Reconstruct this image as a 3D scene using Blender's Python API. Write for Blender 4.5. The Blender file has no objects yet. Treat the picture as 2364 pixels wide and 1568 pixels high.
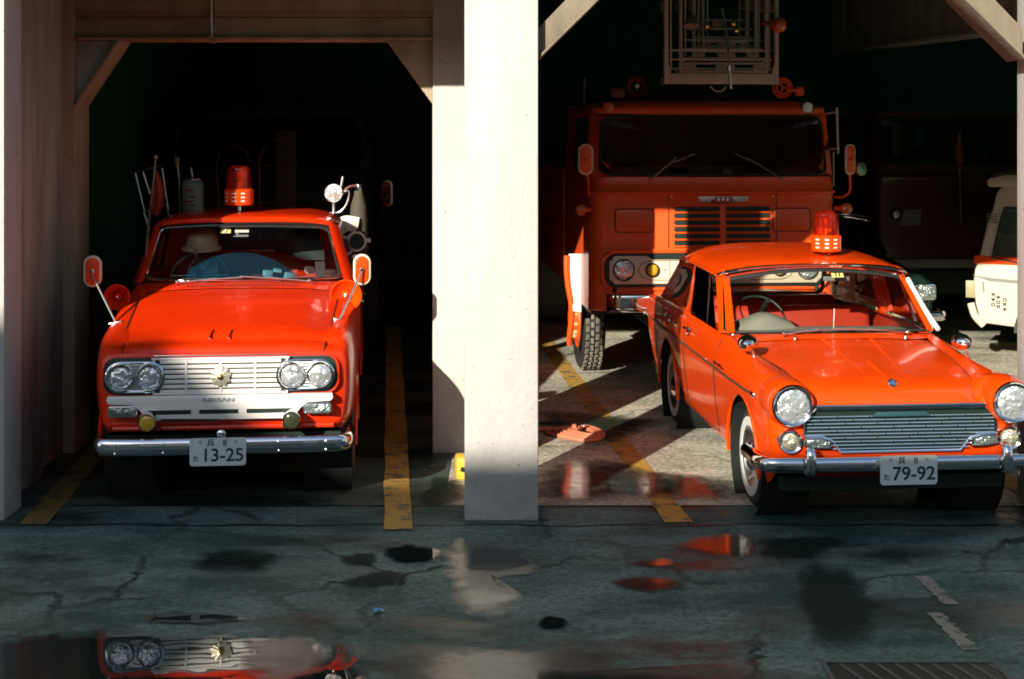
import bpy, bmesh, math, random
from mathutils import Vector, Matrix, noise
random.seed(7)
SC=bpy.context.scene
COL=SC.collection
R=math.radians
pi=math.pi
# ------------------------------------------------------------------ camera
CAM_H=2.35; FPX=3283.0; YH=287.0
cd=bpy.data.cameras.new('camera'); cam=bpy.data.objects.new('camera',cd); COL.objects.link(cam)
cam.location=(0,0,CAM_H); cam.rotation_euler=(R(90),0,0)
cd.sensor_width=36; cd.lens=FPX/2364*36; cd.shift_y=-(784-YH)/2364; cd.clip_end=500; cd.clip_start=.05
SC.camera=cam
def W(px,py,Y): return ((px-1182)/FPX*Y, Y, CAM_H+(YH-py)/FPX*Y)
def G(px,py): Y=CAM_H*FPX/(py-YH); return ((px-1182)/FPX*Y, Y)
# ------------------------------------------------------------------ materials
def newmat(name):
    m=bpy.data.materials.new(name); m.use_nodes=True
    nt=m.node_tree; b=nt.nodes['Principled BSDF']; return m,nt,b
def N(nt,t,**k):
    n=nt.nodes.new(t)
    for a,v in k.items():
        if a.startswith('_'): setattr(n,a[1:],v)
        else: n.inputs[a.replace('9',' ')].default_value=v
    return n
def L(nt,a,b): nt.links.new(a,b)
def pmat(name,col,rough=.5,metal=0,coat=0,var=.12,scale=6,bump=0,bscale=60,rvar=.15,spec=.5,coatr=.03,stretch=(1,1,1)):
    m,nt,b=newmat(name)
    tc=N(nt,'ShaderNodeTexCoord'); mp=N(nt,'ShaderNodeMapping'); L(nt,tc.outputs['Object'],mp.inputs[0]); mp.inputs['Scale'].default_value=stretch
    nz=N(nt,'ShaderNodeTexNoise',Scale=scale,Detail=6,Roughness=.6); L(nt,mp.outputs[0],nz.inputs['Vector'])
    mx=N(nt,'ShaderNodeMix',_data_type='RGBA')
    a=[c*(1-var) for c in col]; c2=[min(1,c*(1+var)) for c in col]
    mx.inputs[6].default_value=(*a,1); mx.inputs[7].default_value=(*c2,1)
    L(nt,nz.outputs[0],mx.inputs[0]); L(nt,mx.outputs[2],b.inputs['Base Color'])
    mr=N(nt,'ShaderNodeMapRange'); mr.inputs[3].default_value=max(0.01,rough*(1-rvar)); mr.inputs[4].default_value=min(1,rough*(1+rvar))
    L(nt,nz.outputs[0],mr.inputs[0]); L(nt,mr.outputs[0],b.inputs['Roughness'])
    b.inputs['Metallic'].default_value=metal; b.inputs['Coat Weight'].default_value=coat; b.inputs['Coat Roughness'].default_value=coatr
    b.inputs['Specular IOR Level'].default_value=spec
    if bump:
        n2=N(nt,'ShaderNodeTexNoise',Scale=bscale,Detail=4); L(nt,mp.outputs[0],n2.inputs['Vector'])
        bp=N(nt,'ShaderNodeBump',Strength=bump,Distance=.01); L(nt,n2.outputs[0],bp.inputs['Height']); L(nt,bp.outputs[0],b.inputs['Normal'])
    return m
RED=pmat('red_paint',(.74,.030,.0015),.28,0,.55,.13,2.2,.06,7,spec=.3,coatr=.05,rvar=.4)
REDO=pmat('orange_red_paint',(.82,.060,.0015),.26,0,.55,.12,2.0,.06,7,spec=.3,coatr=.05,rvar=.4)
REDT=pmat('truck_red_paint',(.92,.10,.013),.42,0,.35,.15,3,.05,9,spec=.35,coatr=.12)
DRED=pmat('dull_red_paint',(.11,.02,.008),.5,0,.1,.3,2)
CHROME=pmat('chrome',(.78,.80,.82),.07,1,0,.05,8,.03,12)
SATIN=pmat('satin_metal',(.62,.63,.6),.28,1,0,.15,12)
BLACK=pmat('black_trim',(.006,.018,.012),.5,0,0,.3,10)
RUBBER=pmat('rubber',(.018,.021,.019),.65,0,0,.3,20,.15,120)
TYRE=pmat('tyre_rubber',(.02,.023,.02),.8,0,0,.4,14,.3,80)
DUSTY=pmat('dusty_tyre',(.16,.145,.115),.9,0,0,.4,9,.4,50)
WHITEW=pmat('whitewall',(.62,.62,.6),.6,0,0,.15,30)
WHITE=pmat('white_enamel',(.78,.75,.70),.4,0,.3,.05,8)
CREAM=pmat('cream_enamel',(.62,.55,.42),.4,0,.3,.06,5)
PANEL=pmat('beige_panel',(.72,.60,.44),.45,0,.2,.08,8)
GREYP=pmat('grey_plastic',(.19,.19,.17),.6,0,0,.1,10)
DASH=pmat('beige_dash',(.22,.21,.165),.6,0,0,.1,10)
SEAT=pmat('red_vinyl',(.42,.03,.012),.45,0,.1,.15,9,.05,60)
ALU=pmat('grey_aluminium',(.58,.54,.44),.6,0,0,.2,9)
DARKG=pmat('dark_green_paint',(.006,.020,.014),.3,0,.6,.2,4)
HELM=pmat('cream_helmet',(.62,.52,.32),.4,0,.2,.1,9)
CLOTHD=pmat('dark_oilcloth',(.025,.035,.034),.4,0,0,.3,8,.3,16)
CLOTHW=pmat('pale_canvas',(.52,.55,.55),.8,0,0,.12,9,.3,20)
HOSEM=pmat('pink_rubber_hose',(.55,.17,.09),.55,0,0,.15,20,.1,90)
YEL=pmat('yellow_paint',(.70,.46,.05),.5,0,0,.15,12)
GOLD=pmat('brass',(.75,.55,.18),.25,1,0,.1,12)
AMBERP=pmat('amber_lens',(.65,.14,.02),.2,0,.8,.1,30)
YLENS=pmat('yellow_lens',(.60,.36,.02),.12,0,.8,.25,24,.3,50)
INKG=pmat('green_ink',(.012,.06,.045),.5,0,0,.1,30)
PLATE=pmat('plate_white',(.62,.68,.66),.45,0,.1,.06,20)
PLATEG=pmat('plate_gold',(.32,.27,.15),.5,0,0,.1,20)
NUT=pmat('yellow_nut',(.62,.5,.2),.35,.3,0,.1,20)
PAPER=pmat('yellow_sticker',(.72,.66,.25),.6,0,0,.05,20)
PAPERW=pmat('white_paper',(.72,.70,.60),.6,0,0,.08,9)
def glass(name,tint=(.86,.9,.88),refl=1.0,ior=1.45,rough=.0):
    m,nt,b=newmat(name); nt.nodes.remove(b); out=nt.nodes['Material Output']
    tr=N(nt,'ShaderNodeBsdfTransparent'); tr.inputs[0].default_value=(*tint,1)
    gl=N(nt,'ShaderNodeBsdfGlossy'); gl.inputs['Roughness'].default_value=rough; gl.inputs[0].default_value=(refl,refl,refl,1)
    fr=N(nt,'ShaderNodeFresnel',IOR=ior); tc=N(nt,'ShaderNodeTexCoord')
    nz=N(nt,'ShaderNodeTexNoise',Scale=1.5,Detail=1); L(nt,tc.outputs['Object'],nz.inputs['Vector'])
    bp=N(nt,'ShaderNodeBump',Strength=.03,Distance=.05); L(nt,nz.outputs[0],bp.inputs['Height']); L(nt,bp.outputs[0],gl.inputs['Normal'])
    mx=N(nt,'ShaderNodeMixShader'); L(nt,fr.outputs[0],mx.inputs[0]); L(nt,tr.outputs[0],mx.inputs[1]); L(nt,gl.outputs[0],mx.inputs[2]); L(nt,mx.outputs[0],out.inputs[0])
    return m
GLASS=glass('window_glass'); GLASST=glass('tinted_glass',(.30,.42,.38)); REDGLASS=glass('red_beacon_glass',(.85,.06,.02),1.0,1.5)
def beacon_mat():
    m,nt,b=newmat('red_beacon_plastic'); nt.nodes.remove(b); out=nt.nodes['Material Output']
    t=N(nt,'ShaderNodeBsdfTransparent'); t.inputs[0].default_value=(1,.22,.07,1); tl=N(nt,'ShaderNodeBsdfTranslucent'); tl.inputs[0].default_value=(.95,.05,.01,1)
    d=N(nt,'ShaderNodeBsdfDiffuse'); d.inputs[0].default_value=(.85,.05,.01,1); g=N(nt,'ShaderNodeBsdfGlossy'); g.inputs['Roughness'].default_value=.03
    fr=N(nt,'ShaderNodeFresnel',IOR=1.5); a=N(nt,'ShaderNodeMixShader'); a.inputs[0].default_value=.5; L(nt,tl.outputs[0],a.inputs[1]); L(nt,d.outputs[0],a.inputs[2])
    tc=N(nt,'ShaderNodeTexCoord'); w=N(nt,'ShaderNodeTexNoise',Scale=14); L(nt,tc.outputs['Object'],w.inputs['Vector']); mr=N(nt,'ShaderNodeMapRange'); mr.inputs[1].default_value=.3; mr.inputs[2].default_value=.7; mr.inputs[3].default_value=.12; mr.inputs[4].default_value=.36; L(nt,w.outputs[0],mr.inputs[0])
    c=N(nt,'ShaderNodeMixShader'); L(nt,mr.outputs[0],c.inputs[0]); L(nt,t.outputs[0],c.inputs[1]); L(nt,a.outputs[0],c.inputs[2])
    e=N(nt,'ShaderNodeMixShader'); L(nt,fr.outputs[0],e.inputs[0]); L(nt,c.outputs[0],e.inputs[1]); L(nt,g.outputs[0],e.inputs[2]); L(nt,e.outputs[0],out.inputs[0]); return m
REDGLASS=beacon_mat()
def lensmat(name,col,fl=40,ry=.12):
    m,nt,b=newmat(name)
    tc=N(nt,'ShaderNodeTexCoord'); wv=N(nt,'ShaderNodeTexWave',Scale=fl,Distortion=1.0); L(nt,tc.outputs['Object'],wv.inputs['Vector'])
    nz=N(nt,'ShaderNodeTexNoise',Scale=22,Detail=2); L(nt,tc.outputs['Object'],nz.inputs['Vector'])
    bp=N(nt,'ShaderNodeBump',Strength=.9,Distance=.03); L(nt,nz.outputs[0],bp.inputs['Height'])
    b2=N(nt,'ShaderNodeBump',Strength=.25,Distance=.004); L(nt,wv.outputs[1],b2.inputs['Height']); L(nt,bp.outputs[0],b2.inputs['Normal']); L(nt,b2.outputs[0],b.inputs['Normal'])
    b.inputs['Base Color'].default_value=(*col,1); b.inputs['Metallic'].default_value=.7; b.inputs['Roughness'].default_value=ry
    b.inputs['Coat Weight'].default_value=1; b.inputs['Coat Roughness'].default_value=.02
    return m
LENS=lensmat('headlight_lens',(.82,.84,.84)); TURN=lensmat('signal_lens',(.30,.36,.33),60,.25); FLENS=lensmat('fog_lens',(.78,.74,.52),50,.2)
# concrete family
def concrete(name,c1,c2,streak=.5,rough=.85,dirt=(.1,.09,.07),dz=(0,.5),boards=0,blotch=0):
    m,nt,b=newmat(name); tc=N(nt,'ShaderNodeTexCoord')
    mp=N(nt,'ShaderNodeMapping'); mp.inputs['Scale'].default_value=(3,3,.5); L(nt,tc.outputs['Object'],mp.inputs[0])
    n1=N(nt,'ShaderNodeTexNoise',Scale=1.6,Detail=8,Roughness=.65); L(nt,mp.outputs[0],n1.inputs['Vector'])
    n2=N(nt,'ShaderNodeTexNoise',Scale=22,Detail=6,Roughness=.7); L(nt,tc.outputs['Object'],n2.inputs['Vector'])
    mx=N(nt,'ShaderNodeMix',_data_type='RGBA'); mx.inputs[6].default_value=(*c1,1); mx.inputs[7].default_value=(*c2,1)
    rp=N(nt,'ShaderNodeMapRange'); rp.inputs[1].default_value=.35; rp.inputs[2].default_value=.68; L(nt,n1.outputs[0],rp.inputs[0]); L(nt,rp.outputs[0],mx.inputs[0])
    # dirt near the foot + chips
    sp=N(nt,'ShaderNodeSeparateXYZ'); L(nt,tc.outputs['Object'],sp.inputs[0])
    mz=N(nt,'ShaderNodeMapRange'); mz.inputs[1].default_value=dz[0]; mz.inputs[2].default_value=dz[1]; mz.inputs[3].default_value=.55; mz.inputs[4].default_value=0; L(nt,sp.outputs[2],mz.inputs[0])
    mu=N(nt,'ShaderNodeMath',_operation='MULTIPLY'); L(nt,mz.outputs[0],mu.inputs[0])
    n3=N(nt,'ShaderNodeTexNoise',Scale=5,Detail=5,Roughness=.7); L(nt,tc.outputs['Object'],n3.inputs['Vector'])
    r3=N(nt,'ShaderNodeMapRange'); r3.inputs[1].default_value=.42; r3.inputs[2].default_value=.68; L(nt,n3.outputs[0],r3.inputs[0]); L(nt,r3.outputs[0],mu.inputs[1])
    m2=N(nt,'ShaderNodeMix',_data_type='RGBA'); L(nt,mx.outputs[2],m2.inputs[6]); m2.inputs[7].default_value=(*dirt,1); L(nt,mu.outputs[0],m2.inputs[0])
    vs=N(nt,'ShaderNodeTexNoise',Scale=38,Detail=2); L(nt,tc.outputs['Object'],vs.inputs['Vector']); vr=N(nt,'ShaderNodeMapRange'); vr.inputs[1].default_value=.70; vr.inputs[2].default_value=.74; vr.inputs[4].default_value=.65; L(nt,vs.outputs[0],vr.inputs[0])
    mq=N(nt,'ShaderNodeMix',_data_type='RGBA'); L(nt,vr.outputs[0],mq.inputs[0]); L(nt,m2.outputs[2],mq.inputs[6]); mq.inputs[7].default_value=(c1[0]*.25,c1[1]*.25,c1[2]*.22,1)
    col=mq.outputs[2]
    if boards:
        wv=N(nt,'ShaderNodeTexWave',Scale=boards,Distortion=.3,_bands_direction='Z'); L(nt,tc.outputs['Object'],wv.inputs['Vector'])
        rw=N(nt,'ShaderNodeMapRange'); rw.inputs[1].default_value=.0; rw.inputs[2].default_value=.12; rw.inputs[3].default_value=.45; rw.inputs[4].default_value=0; L(nt,wv.outputs[1],rw.inputs[0])
        m3=N(nt,'ShaderNodeMix',_data_type='RGBA'); L(nt,col,m3.inputs[6]); m3.inputs[7].default_value=(*[c*.4 for c in c1],1); L(nt,rw.outputs[0],m3.inputs[0]); col=m3.outputs[2]
    L(nt,col,b.inputs['Base Color']); b.inputs['Roughness'].default_value=rough; b.inputs['Specular IOR Level'].default_value=.25
    bp=N(nt,'ShaderNodeBump',Strength=.5,Distance=.012); L(nt,n2.outputs[0],bp.inputs['Height']); L(nt,bp.outputs[0],b.inputs['Normal'])
    return m
CONW=concrete('painted_concrete',(.44,.425,.39),(.53,.51,.47),dirt=(.17,.18,.17),dz=(0,.55))
CONB=concrete('bare_concrete',(.30,.235,.15),(.44,.36,.25),dirt=(.08,.08,.06))
CONBD=concrete('board_marked_concrete',(.27,.20,.12),(.42,.33,.21),boards=1.1)
CONS=concrete('stained_concrete',(.25,.265,.225),(.45,.45,.37))
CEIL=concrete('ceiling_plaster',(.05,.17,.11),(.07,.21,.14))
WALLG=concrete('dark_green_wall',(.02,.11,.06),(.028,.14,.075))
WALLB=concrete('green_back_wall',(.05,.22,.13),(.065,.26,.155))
FACADE=concrete('facade_render',(.42,.40,.36),(.52,.49,.44))
# ------------------------------------------------------------------ mesh kit
def smooth_pts(pts,n):
    """chord-parametrised Catmull-Rom through pts, n segments per span"""
    P=[Vector(p) for p in pts]; out=[]
    if len(P)==2:
        return [P[0].lerp(P[1],i/n) for i in range(n+1)]
    d=[max(1e-5,(P[i+1]-P[i]).length)**.75 for i in range(len(P)-1)]
    T=[]
    for i in range(len(P)):
        if i==0: T.append((P[1]-P[0])/d[0])
        elif i==len(P)-1: T.append((P[-1]-P[-2])/d[-1])
        else:
            a=(P[i]-P[i-1])/d[i-1]; b=(P[i+1]-P[i])/d[i]; w=d[i-1]/(d[i-1]+d[i]); T.append(a*(1-w)+b*w)
    for i in range(len(P)-1):
        for k in range(n):
            t=k/n; t2=t*t; t3=t2*t
            out.append(P[i]*(2*t3-3*t2+1)+T[i]*d[i]*(t3-2*t2+t)+P[i+1]*(-2*t3+3*t2)+T[i+1]*d[i]*(t3-t2))
    out.append(P[-1].copy()); return out
def mir(row): 
    return [(-x,y,z) for x,y,z in reversed(row[1:])]+list(row)
class MB:
    def __init__(s): s.v=[];s.f=[];s.m=[];s.sm=[];s.mats=[]
    def mi(s,m):
        if m not in s.mats: s.mats.append(m)
        return s.mats.index(m)
    def add(s,V,Fc,mat,smooth=False,M=None):
        o=len(s.v); k=s.mi(mat)
        for p in V:
            p=Vector(p)
            if M is not None: p=M@p
            s.v.append(p)
        for f in Fc: s.f.append([i+o for i in f]); s.m.append(k); s.sm.append(smooth)
        return s
    def bm(s,bm,mat,smooth=False,M=None):
        bm.verts.ensure_lookup_table(); bm.verts.index_update()
        s.add([v.co.copy() for v in bm.verts],[[v.index for v in f.verts] for f in bm.faces],mat,smooth,M); bm.free(); return s
    def box(s,c,d,mat,bev=0,rot=None,seg=2,smooth=None):
        bm=bmesh.new(); bmesh.ops.create_cube(bm,size=1)
        for v in bm.verts: v.co=Vector((v.co.x*d[0],v.co.y*d[1],v.co.z*d[2]))
        if bev: bmesh.ops.bevel(bm,geom=bm.edges[:],offset=min(bev,min(d)*.49),segments=seg,affect='EDGES',profile=.5)
        M=Matrix.Translation(c)
        if rot: M=M@(Matrix.Rotation(rot[2],4,'Z')@Matrix.Rotation(rot[1],4,'Y')@Matrix.Rotation(rot[0],4,'X'))
        return s.bm(bm,mat,bool(bev) if smooth is None else smooth,M)
    def span(s,a,b,mat,bev=0): # box from corner a to corner b
        return s.box([(a[i]+b[i])/2 for i in range(3)],[abs(b[i]-a[i]) for i in range(3)],mat,bev)
    def prism(s,out,y0,y1,mat,bev=0,M=None,axis='y',smooth=False):
        """outline list of (u,v) extruded along axis"""
        bm=bmesh.new()
        def P(u,v,w): return {'y':(u,w,v),'x':(w,u,v),'z':(u,v,w)}[axis]
        a=[bm.verts.new(P(u,v,y0)) for u,v in out]; b=[bm.verts.new(P(u,v,y1)) for u,v in out]
        n=len(out)
        bm.faces.new(a); bm.faces.new(b[::-1])
        for i in range(n): bm.faces.new([a[i],b[i],b[(i+1)%n],a[(i+1)%n]])
        bmesh.ops.recalc_face_normals(bm,faces=bm.faces[:])
        if bev: bmesh.ops.bevel(bm,geom=bm.edges[:],offset=bev,segments=2,affect='EDGES',profile=.5)
        return s.bm(bm,mat,smooth,M)
    def tube(s,pts,r,mat,n=8,closed=False,sub=0,cap=True,rr=None):
        if sub: pts=smooth_pts(list(pts)+([pts[0]] if closed else []),sub)
        if closed and sub: pts=pts[:-1]
        P=[Vector(p) for p in pts]; m=len(P); V=[];F=[]; up=None
        for i in range(m):
            if closed: t=P[(i+1)%m]-P[i-1]
            else: t=P[min(i+1,m-1)]-P[max(i-1,0)]
            t.normalize()
            if up is None: up=Vector((0,0,1)) if abs(t.z)<.9 else Vector((1,0,0))
            a=t.cross(up); 
            if a.length<1e-4: a=t.orthogonal()
            a.normalize(); up=a.cross(t).normalized()
            ra=rr[i] if rr else r
            for k in range(n):
                q=2*pi*k/n; V.append(P[i]+a*math.cos(q)*ra+up*math.sin(q)*ra)
        for i in range(m if closed else m-1):
            j=(i+1)%m
            for k in range(n): F.append([i*n+k,i*n+(k+1)%n,j*n+(k+1)%n,j*n+k])
        if cap and not closed: F.append(list(range(n))[::-1]); F.append([(m-1)*n+k for k in range(n)])
        return s.add(V,F,mat,True)
    def lathe(s,prof,mat,c=(0,0,0),axis=(0,-1,0),n=28,M=None,fn=None):
        """prof: list (radius, height along axis); axis default toward the camera"""
        z=Vector(axis).normalized(); x=z.orthogonal().normalized(); y=z.cross(x); c=Vector(c); V=[];F=[]
        for r,h in prof:
            for k in range(n):
                q=2*pi*k/n; rr=r*(fn(q) if fn else 1); V.append(c+x*math.cos(q)*rr+y*math.sin(q)*rr+z*h)
        for i in range(len(prof)-1):
            for k in range(n): F.append([i*n+k,i*n+(k+1)%n,(i+1)*n+(k+1)%n,(i+1)*n+k])
        return s.add(V,F,mat,True,M)
    def net(s,rows,mat,nu=4,nv=4,mirror=True,off=0,arches=(),drop=None):
        if mirror: rows=[mir(r) for r in rows]
        rows=[smooth_pts(r,nu) for r in rows]; c=len(rows[0])
        cols=[smooth_pts([r[i] for r in rows],nv) for i in range(c)]
        m=len(cols[0]); V=[cols[i][j] for j in range(m) for i in range(c)]; F=[]
        ins=set()
        for (cy,cz,ra,xm) in arches:
            for k,p in enumerate(V):
                if abs(p.x)>xm and math.hypot(p.y-cy,p.z-cz)<ra: ins.add(k)
        for j in range(m-1):
            for i in range(c-1):
                f=[j*c+i,j*c+i+1,(j+1)*c+i+1,(j+1)*c+i]
                if ins and all(q in ins for q in f): continue
                if drop and drop(sum((V[q] for q in f),Vector())/4): continue
                F.append(f)
        used={q for f in F for q in f}
        for k in ins&used:
            p=V[k]
            for (cy,cz,ra,xm) in arches:
                d=math.hypot(p.y-cy,p.z-cz)
                if d<ra and abs(p.x)>xm and d>1e-4: V[k]=Vector((p.x,cy+(p.y-cy)*ra/d,cz+(p.z-cz)*ra/d))
        return s.add(V,F,mat,True)
    def loops(s,A,B,mat,smooth=True):
        n=len(A); return s.add(list(A)+list(B),[[i,(i+1)%n,n+(i+1)%n,n+i] for i in range(n)],mat,smooth)
    def build(s,name,parent=None,label=None,cat=None,group=None,kind=None,sharp=35):
        me=bpy.data.meshes.new(name); me.from_pydata([tuple(p) for p in s.v],[],s.f)
        for m in s.mats: me.materials.append(m)
        me.polygons.foreach_set('material_index',s.m); me.polygons.foreach_set('use_smooth',s.sm); me.update()
        try: me.set_sharp_from_angle(angle=R(sharp))
        except Exception: pass
        o=bpy.data.objects.new(name,me); COL.objects.link(o)
        if parent is not None: o.parent=parent
        tag(o,label,cat,group,kind); return o
def tag(o,label=None,cat=None,group=None,kind=None):
    if label: o['label']=label
    if cat: o['category']=cat
    if group: o['group']=group
    if kind: o['kind']=kind
def thing(name,loc,rz,label,cat,group=None):
    o=bpy.data.objects.new(name,None); COL.objects.link(o); o.location=loc; o.rotation_euler=(0,0,R(rz)); o.empty_display_size=.2
    tag(o,label,cat,group); return o
def rr(x0,x1,z0,z1,r,m=5,k=6):
    """rounded rectangle loop"""
    C=[(x1-r,z1-r,0),(x0+r,z1-r,pi/2),(x0+r,z0+r,pi),(x1-r,z0+r,1.5*pi)]; pts=[]
    for i,(cx,cz,a) in enumerate(C):
        arc=[(cx+r*math.cos(a+pi/2*j/m),cz+r*math.sin(a+pi/2*j/m)) for j in range(m+1)]
        pts+=arc
        nx,nz,na=C[(i+1)%4]; nxt=(nx+r*math.cos(na),nz+r*math.sin(na)); e=arc[-1]
        pts+=[(e[0]+(nxt[0]-e[0])*j/k,e[1]+(nxt[1]-e[1])*j/k) for j in range(1,k)]
    return pts
def fill(mb,loop,f,mat,rings=4):
    cx=sum(p[0] for p in loop)/len(loop); cz=sum(p[1] for p in loop)/len(loop)
    prev=None; n=len(loop)
    L0=[[f(cx+(u-cx)*t,cz+(v-cz)*t) for u,v in loop] for t in [1-i/rings for i in range(rings)]]
    V=[p for l in L0 for p in l]+[f(cx,cz)]; F=[]
    for i in range(rings-1):
        for k in range(n): F.append([i*n+k,i*n+(k+1)%n,(i+1)*n+(k+1)%n,(i+1)*n+k])
    for k in range(n): F.append([(rings-1)*n+k,(rings-1)*n+(k+1)%n,len(V)-1])
    mb.add(V,F,mat,True); return mb
def quadmap(A,B,C,D,bulge=(0,0,0)):
    A,B,C,D=map(Vector,(A,B,C,D)); bu=Vector(bulge)
    return lambda u,v: (A*(1-u)+B*u)*(1-v)+(D*(1-u)+C*u)*v+bu*(4*u*(1-u))
def text_mesh(s,size,mat,parent,loc,name='lettering',ext=.001,sx=1,rot=(R(90),0,0),bold=0):
    cu=bpy.data.curves.new('txt','FONT'); cu.body=s; cu.size=size; cu.extrude=ext; cu.align_x='CENTER'; cu.align_y='CENTER'; cu.offset=bold
    t=bpy.data.objects.new('txt',cu); COL.objects.link(t); bpy.context.view_layer.update()
    me=bpy.data.meshes.new_from_object(t.evaluated_get(bpy.context.evaluated_depsgraph_get())); me.name=name
    bpy.data.objects.remove(t); me.materials.clear(); me.materials.append(mat)
    o=bpy.data.objects.new(name,me); COL.objects.link(o); o.parent=parent; o.location=loc; o.rotation_euler=rot; o.scale=(sx,1,1); return o
def strokes(mb,lst,x,y,z,sc,r,mat):
    """glyph drawn from line strokes in a 1x1 cell"""
    for st in lst:
        mb.tube([(x+u*sc,y,z+v*sc) for u,v in st],r,mat,n=5)
KAN_HYO=[[(.28,1),(.75,.96)],[(.28,1),(.28,.42)],[(.28,.7),(.8,.7)],[(.62,.7),(.62,.42)],[(0,.42),(1,.42)],[(.35,.35),(.12,.05)],[(.62,.35),(.92,.05)]]
KANA_TA=[[(0,.72),(.55,.76)],[(.32,1),(.22,.5),(.02,.05)],[(.55,.5),(.95,.5)],[(.5,.2),(.62,.08),(.95,.08)]]
def plate(root,x,y,z,num,mat=PLATE,ink=INKG,top='8',hyo=True,fore='ta'):
    mb=MB(); lp=rr(-.165,.165,-.0825,.0825,.018,4,1)
    mb.prism([(x+u,z+v) for u,v in lp],y,y+.006,mat)
    p=mb.build('license_plate',root)
    l=MB(); 
    for s in (-1,1): l.lathe([(.009,0),(.007,.003)],ink,(x+s*.105,y,z+.058),n=12)
    l.build('bolt',p)
    text_mesh('\u5175',.046,ink,p,(x-.042,y-.001,z+.052),bold=.0006); text_mesh('\u305f',.040,ink,p,(x-.130,y-.001,z-.040),bold=.0006)
    text_mesh(top,.052,ink,p,(x+.04,y-.001,z+.052))
    text_mesh(num,.108,ink,p,(x+.028,y-.001,z-.022),bold=.0016,sx=1.0)
    return p
def headlight(root,x,y,z,ro,rl,mat=LENS,ring=CHROME,name='headlight',depth=.05,label=None):
    mb=MB(); mb.lathe([(ro,-depth),(ro,0),(ro*.985,.012),(ro*.93,.02),(rl*1.04,.012),(rl,-.002)],ring,(x,y,z),n=36)
    h=mb.build(name,root,label)
    m2=MB(); prof=[(rl*1.01,-.004)]+[(rl*math.cos(a),.022*math.sin(a)+.0) for a in [i*pi/2/6 for i in range(1,6)]]+[(0.0001,.022)]
    m2.lathe(prof,mat,(x,y,z),n=36); m2.build('lens',h)
    return h
def wheel(root,x,y,z,r,w,side,rimr,ww=None,rimmat=SATIN,cap=CHROME,tread=False,nuts=False,tmat=TYRE):
    ax=(side,0,0); c=(x,y,z); mb=MB()
    h=w/2
    mb.lathe([(rimr*.9,-h),(rimr*1.05,-h*1.02),(r*.86,-h*1.0),(r*.93,-h*.93),(r*.975,-h*.80),(r*.993,-h*.6),(r,-h*.4)]+[(r*(1-.012*(i%2)),h*(-.4+.1*i)) for i in range(1,8)]+[(r,h*.4),(r*.993,h*.6),(r*.975,h*.80),(r*.93,h*.93),(r*.86,h),(rimr*1.05,h*1.02),(rimr*.9,h*.85)],tmat,c,ax,44)
    if tread:
        for i in range(40):
            a=2*pi*i/40
            for k,oo in enumerate((-.72,-.3,.12,.54)):
                aa=a+(k%2)*pi/40
                p=Vector(c)+Vector((side*oo*h+side*.04*w,math.cos(aa)*(r+.004),math.sin(aa)*(r+.004)))
                mb.box(p,(w*.13,r*.10,.018),DUSTY,0,rot=(aa+pi/2,0,.35*(1 if k%2 else -1)))
    t=mb.build('wheel',root)
    m=MB(); m.lathe([(0.0001,h*.75),(rimr*.35,h*.75),(rimr*.45,h*.6),(rimr*.62,h*.35),(rimr*.8,h*.45),(rimr*.92,h*.9),(rimr*1.03,h*1.0),(rimr*1.0,h*.5),(rimr*.98,-h*.9)],rimmat,c,ax,32)
    if nuts:
        pass
    m.build('rim',t)
    if ww:
        m=MB(); m.lathe([(ww[0],h*.985),(ww[0]*1.02,h*1.035),(ww[1]*.99,h*1.03),(ww[1],h*.97)],WHITEW,c,ax,44); m.build('whitewall',t)
    if cap:
        m=MB(); m.lathe([(rimr*.5,h*.7),(rimr*.47,h*.95),(rimr*.3,h*1.2),(0.0001,h*1.3)],cap,c,ax,24); m.build('hub_cap',t)
    return t
def beacon(root,x,y,z,sc=1.0,stalk=.05,lab=None):
    mb=MB(); mb.lathe([(.05*sc,0),(.045*sc,.006),(.018*sc,.012),(.015*sc,stalk)],CHROME,(x,y,z),(0,0,1),20)
    mb.lathe([(.088*sc,stalk),(.096*sc,stalk+.008),(.096*sc,stalk+.10*sc),(.086*sc,stalk+.108*sc)],REDO,(x,y,z),(0,0,1),32)
    b=mb.build('beacon',root,lab)
    m=MB(); z1=stalk+.108*sc; m.lathe([(.082*sc,z1),(.081*sc,z1+.10*sc),(.074*sc,z1+.135*sc),(.045*sc,z1+.152*sc),(.0001,z1+.156*sc)],REDGLASS,(x,y,z),(0,0,1),32); m.build('dome',b)
    m=MB(); m.lathe([(.025*sc,z1),(.02*sc,z1+.04*sc),(.045*sc,z1+.075*sc),(.05*sc,z1+.11*sc)],SATIN,(x,y,z),(0,0,1),16)
    m.box((x+.02*sc,y,z+z1+.06*sc),(.006,.085*sc,.08*sc),SATIN); m.build('reflector',b)
    # pale marks round the housing
    m=MB()
    for a in (-.9,-.25,.35): 
        for dz in (.03,.055,.08):
            q=a; m.box((x+math.sin(q)*.0968*sc,y-math.cos(q)*.0968*sc,z+stalk+dz*sc),(.026*sc,.002,.010*sc),PAPERW,0,rot=(0,0,q))
    m.build('lettering',b)
    return b
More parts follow.
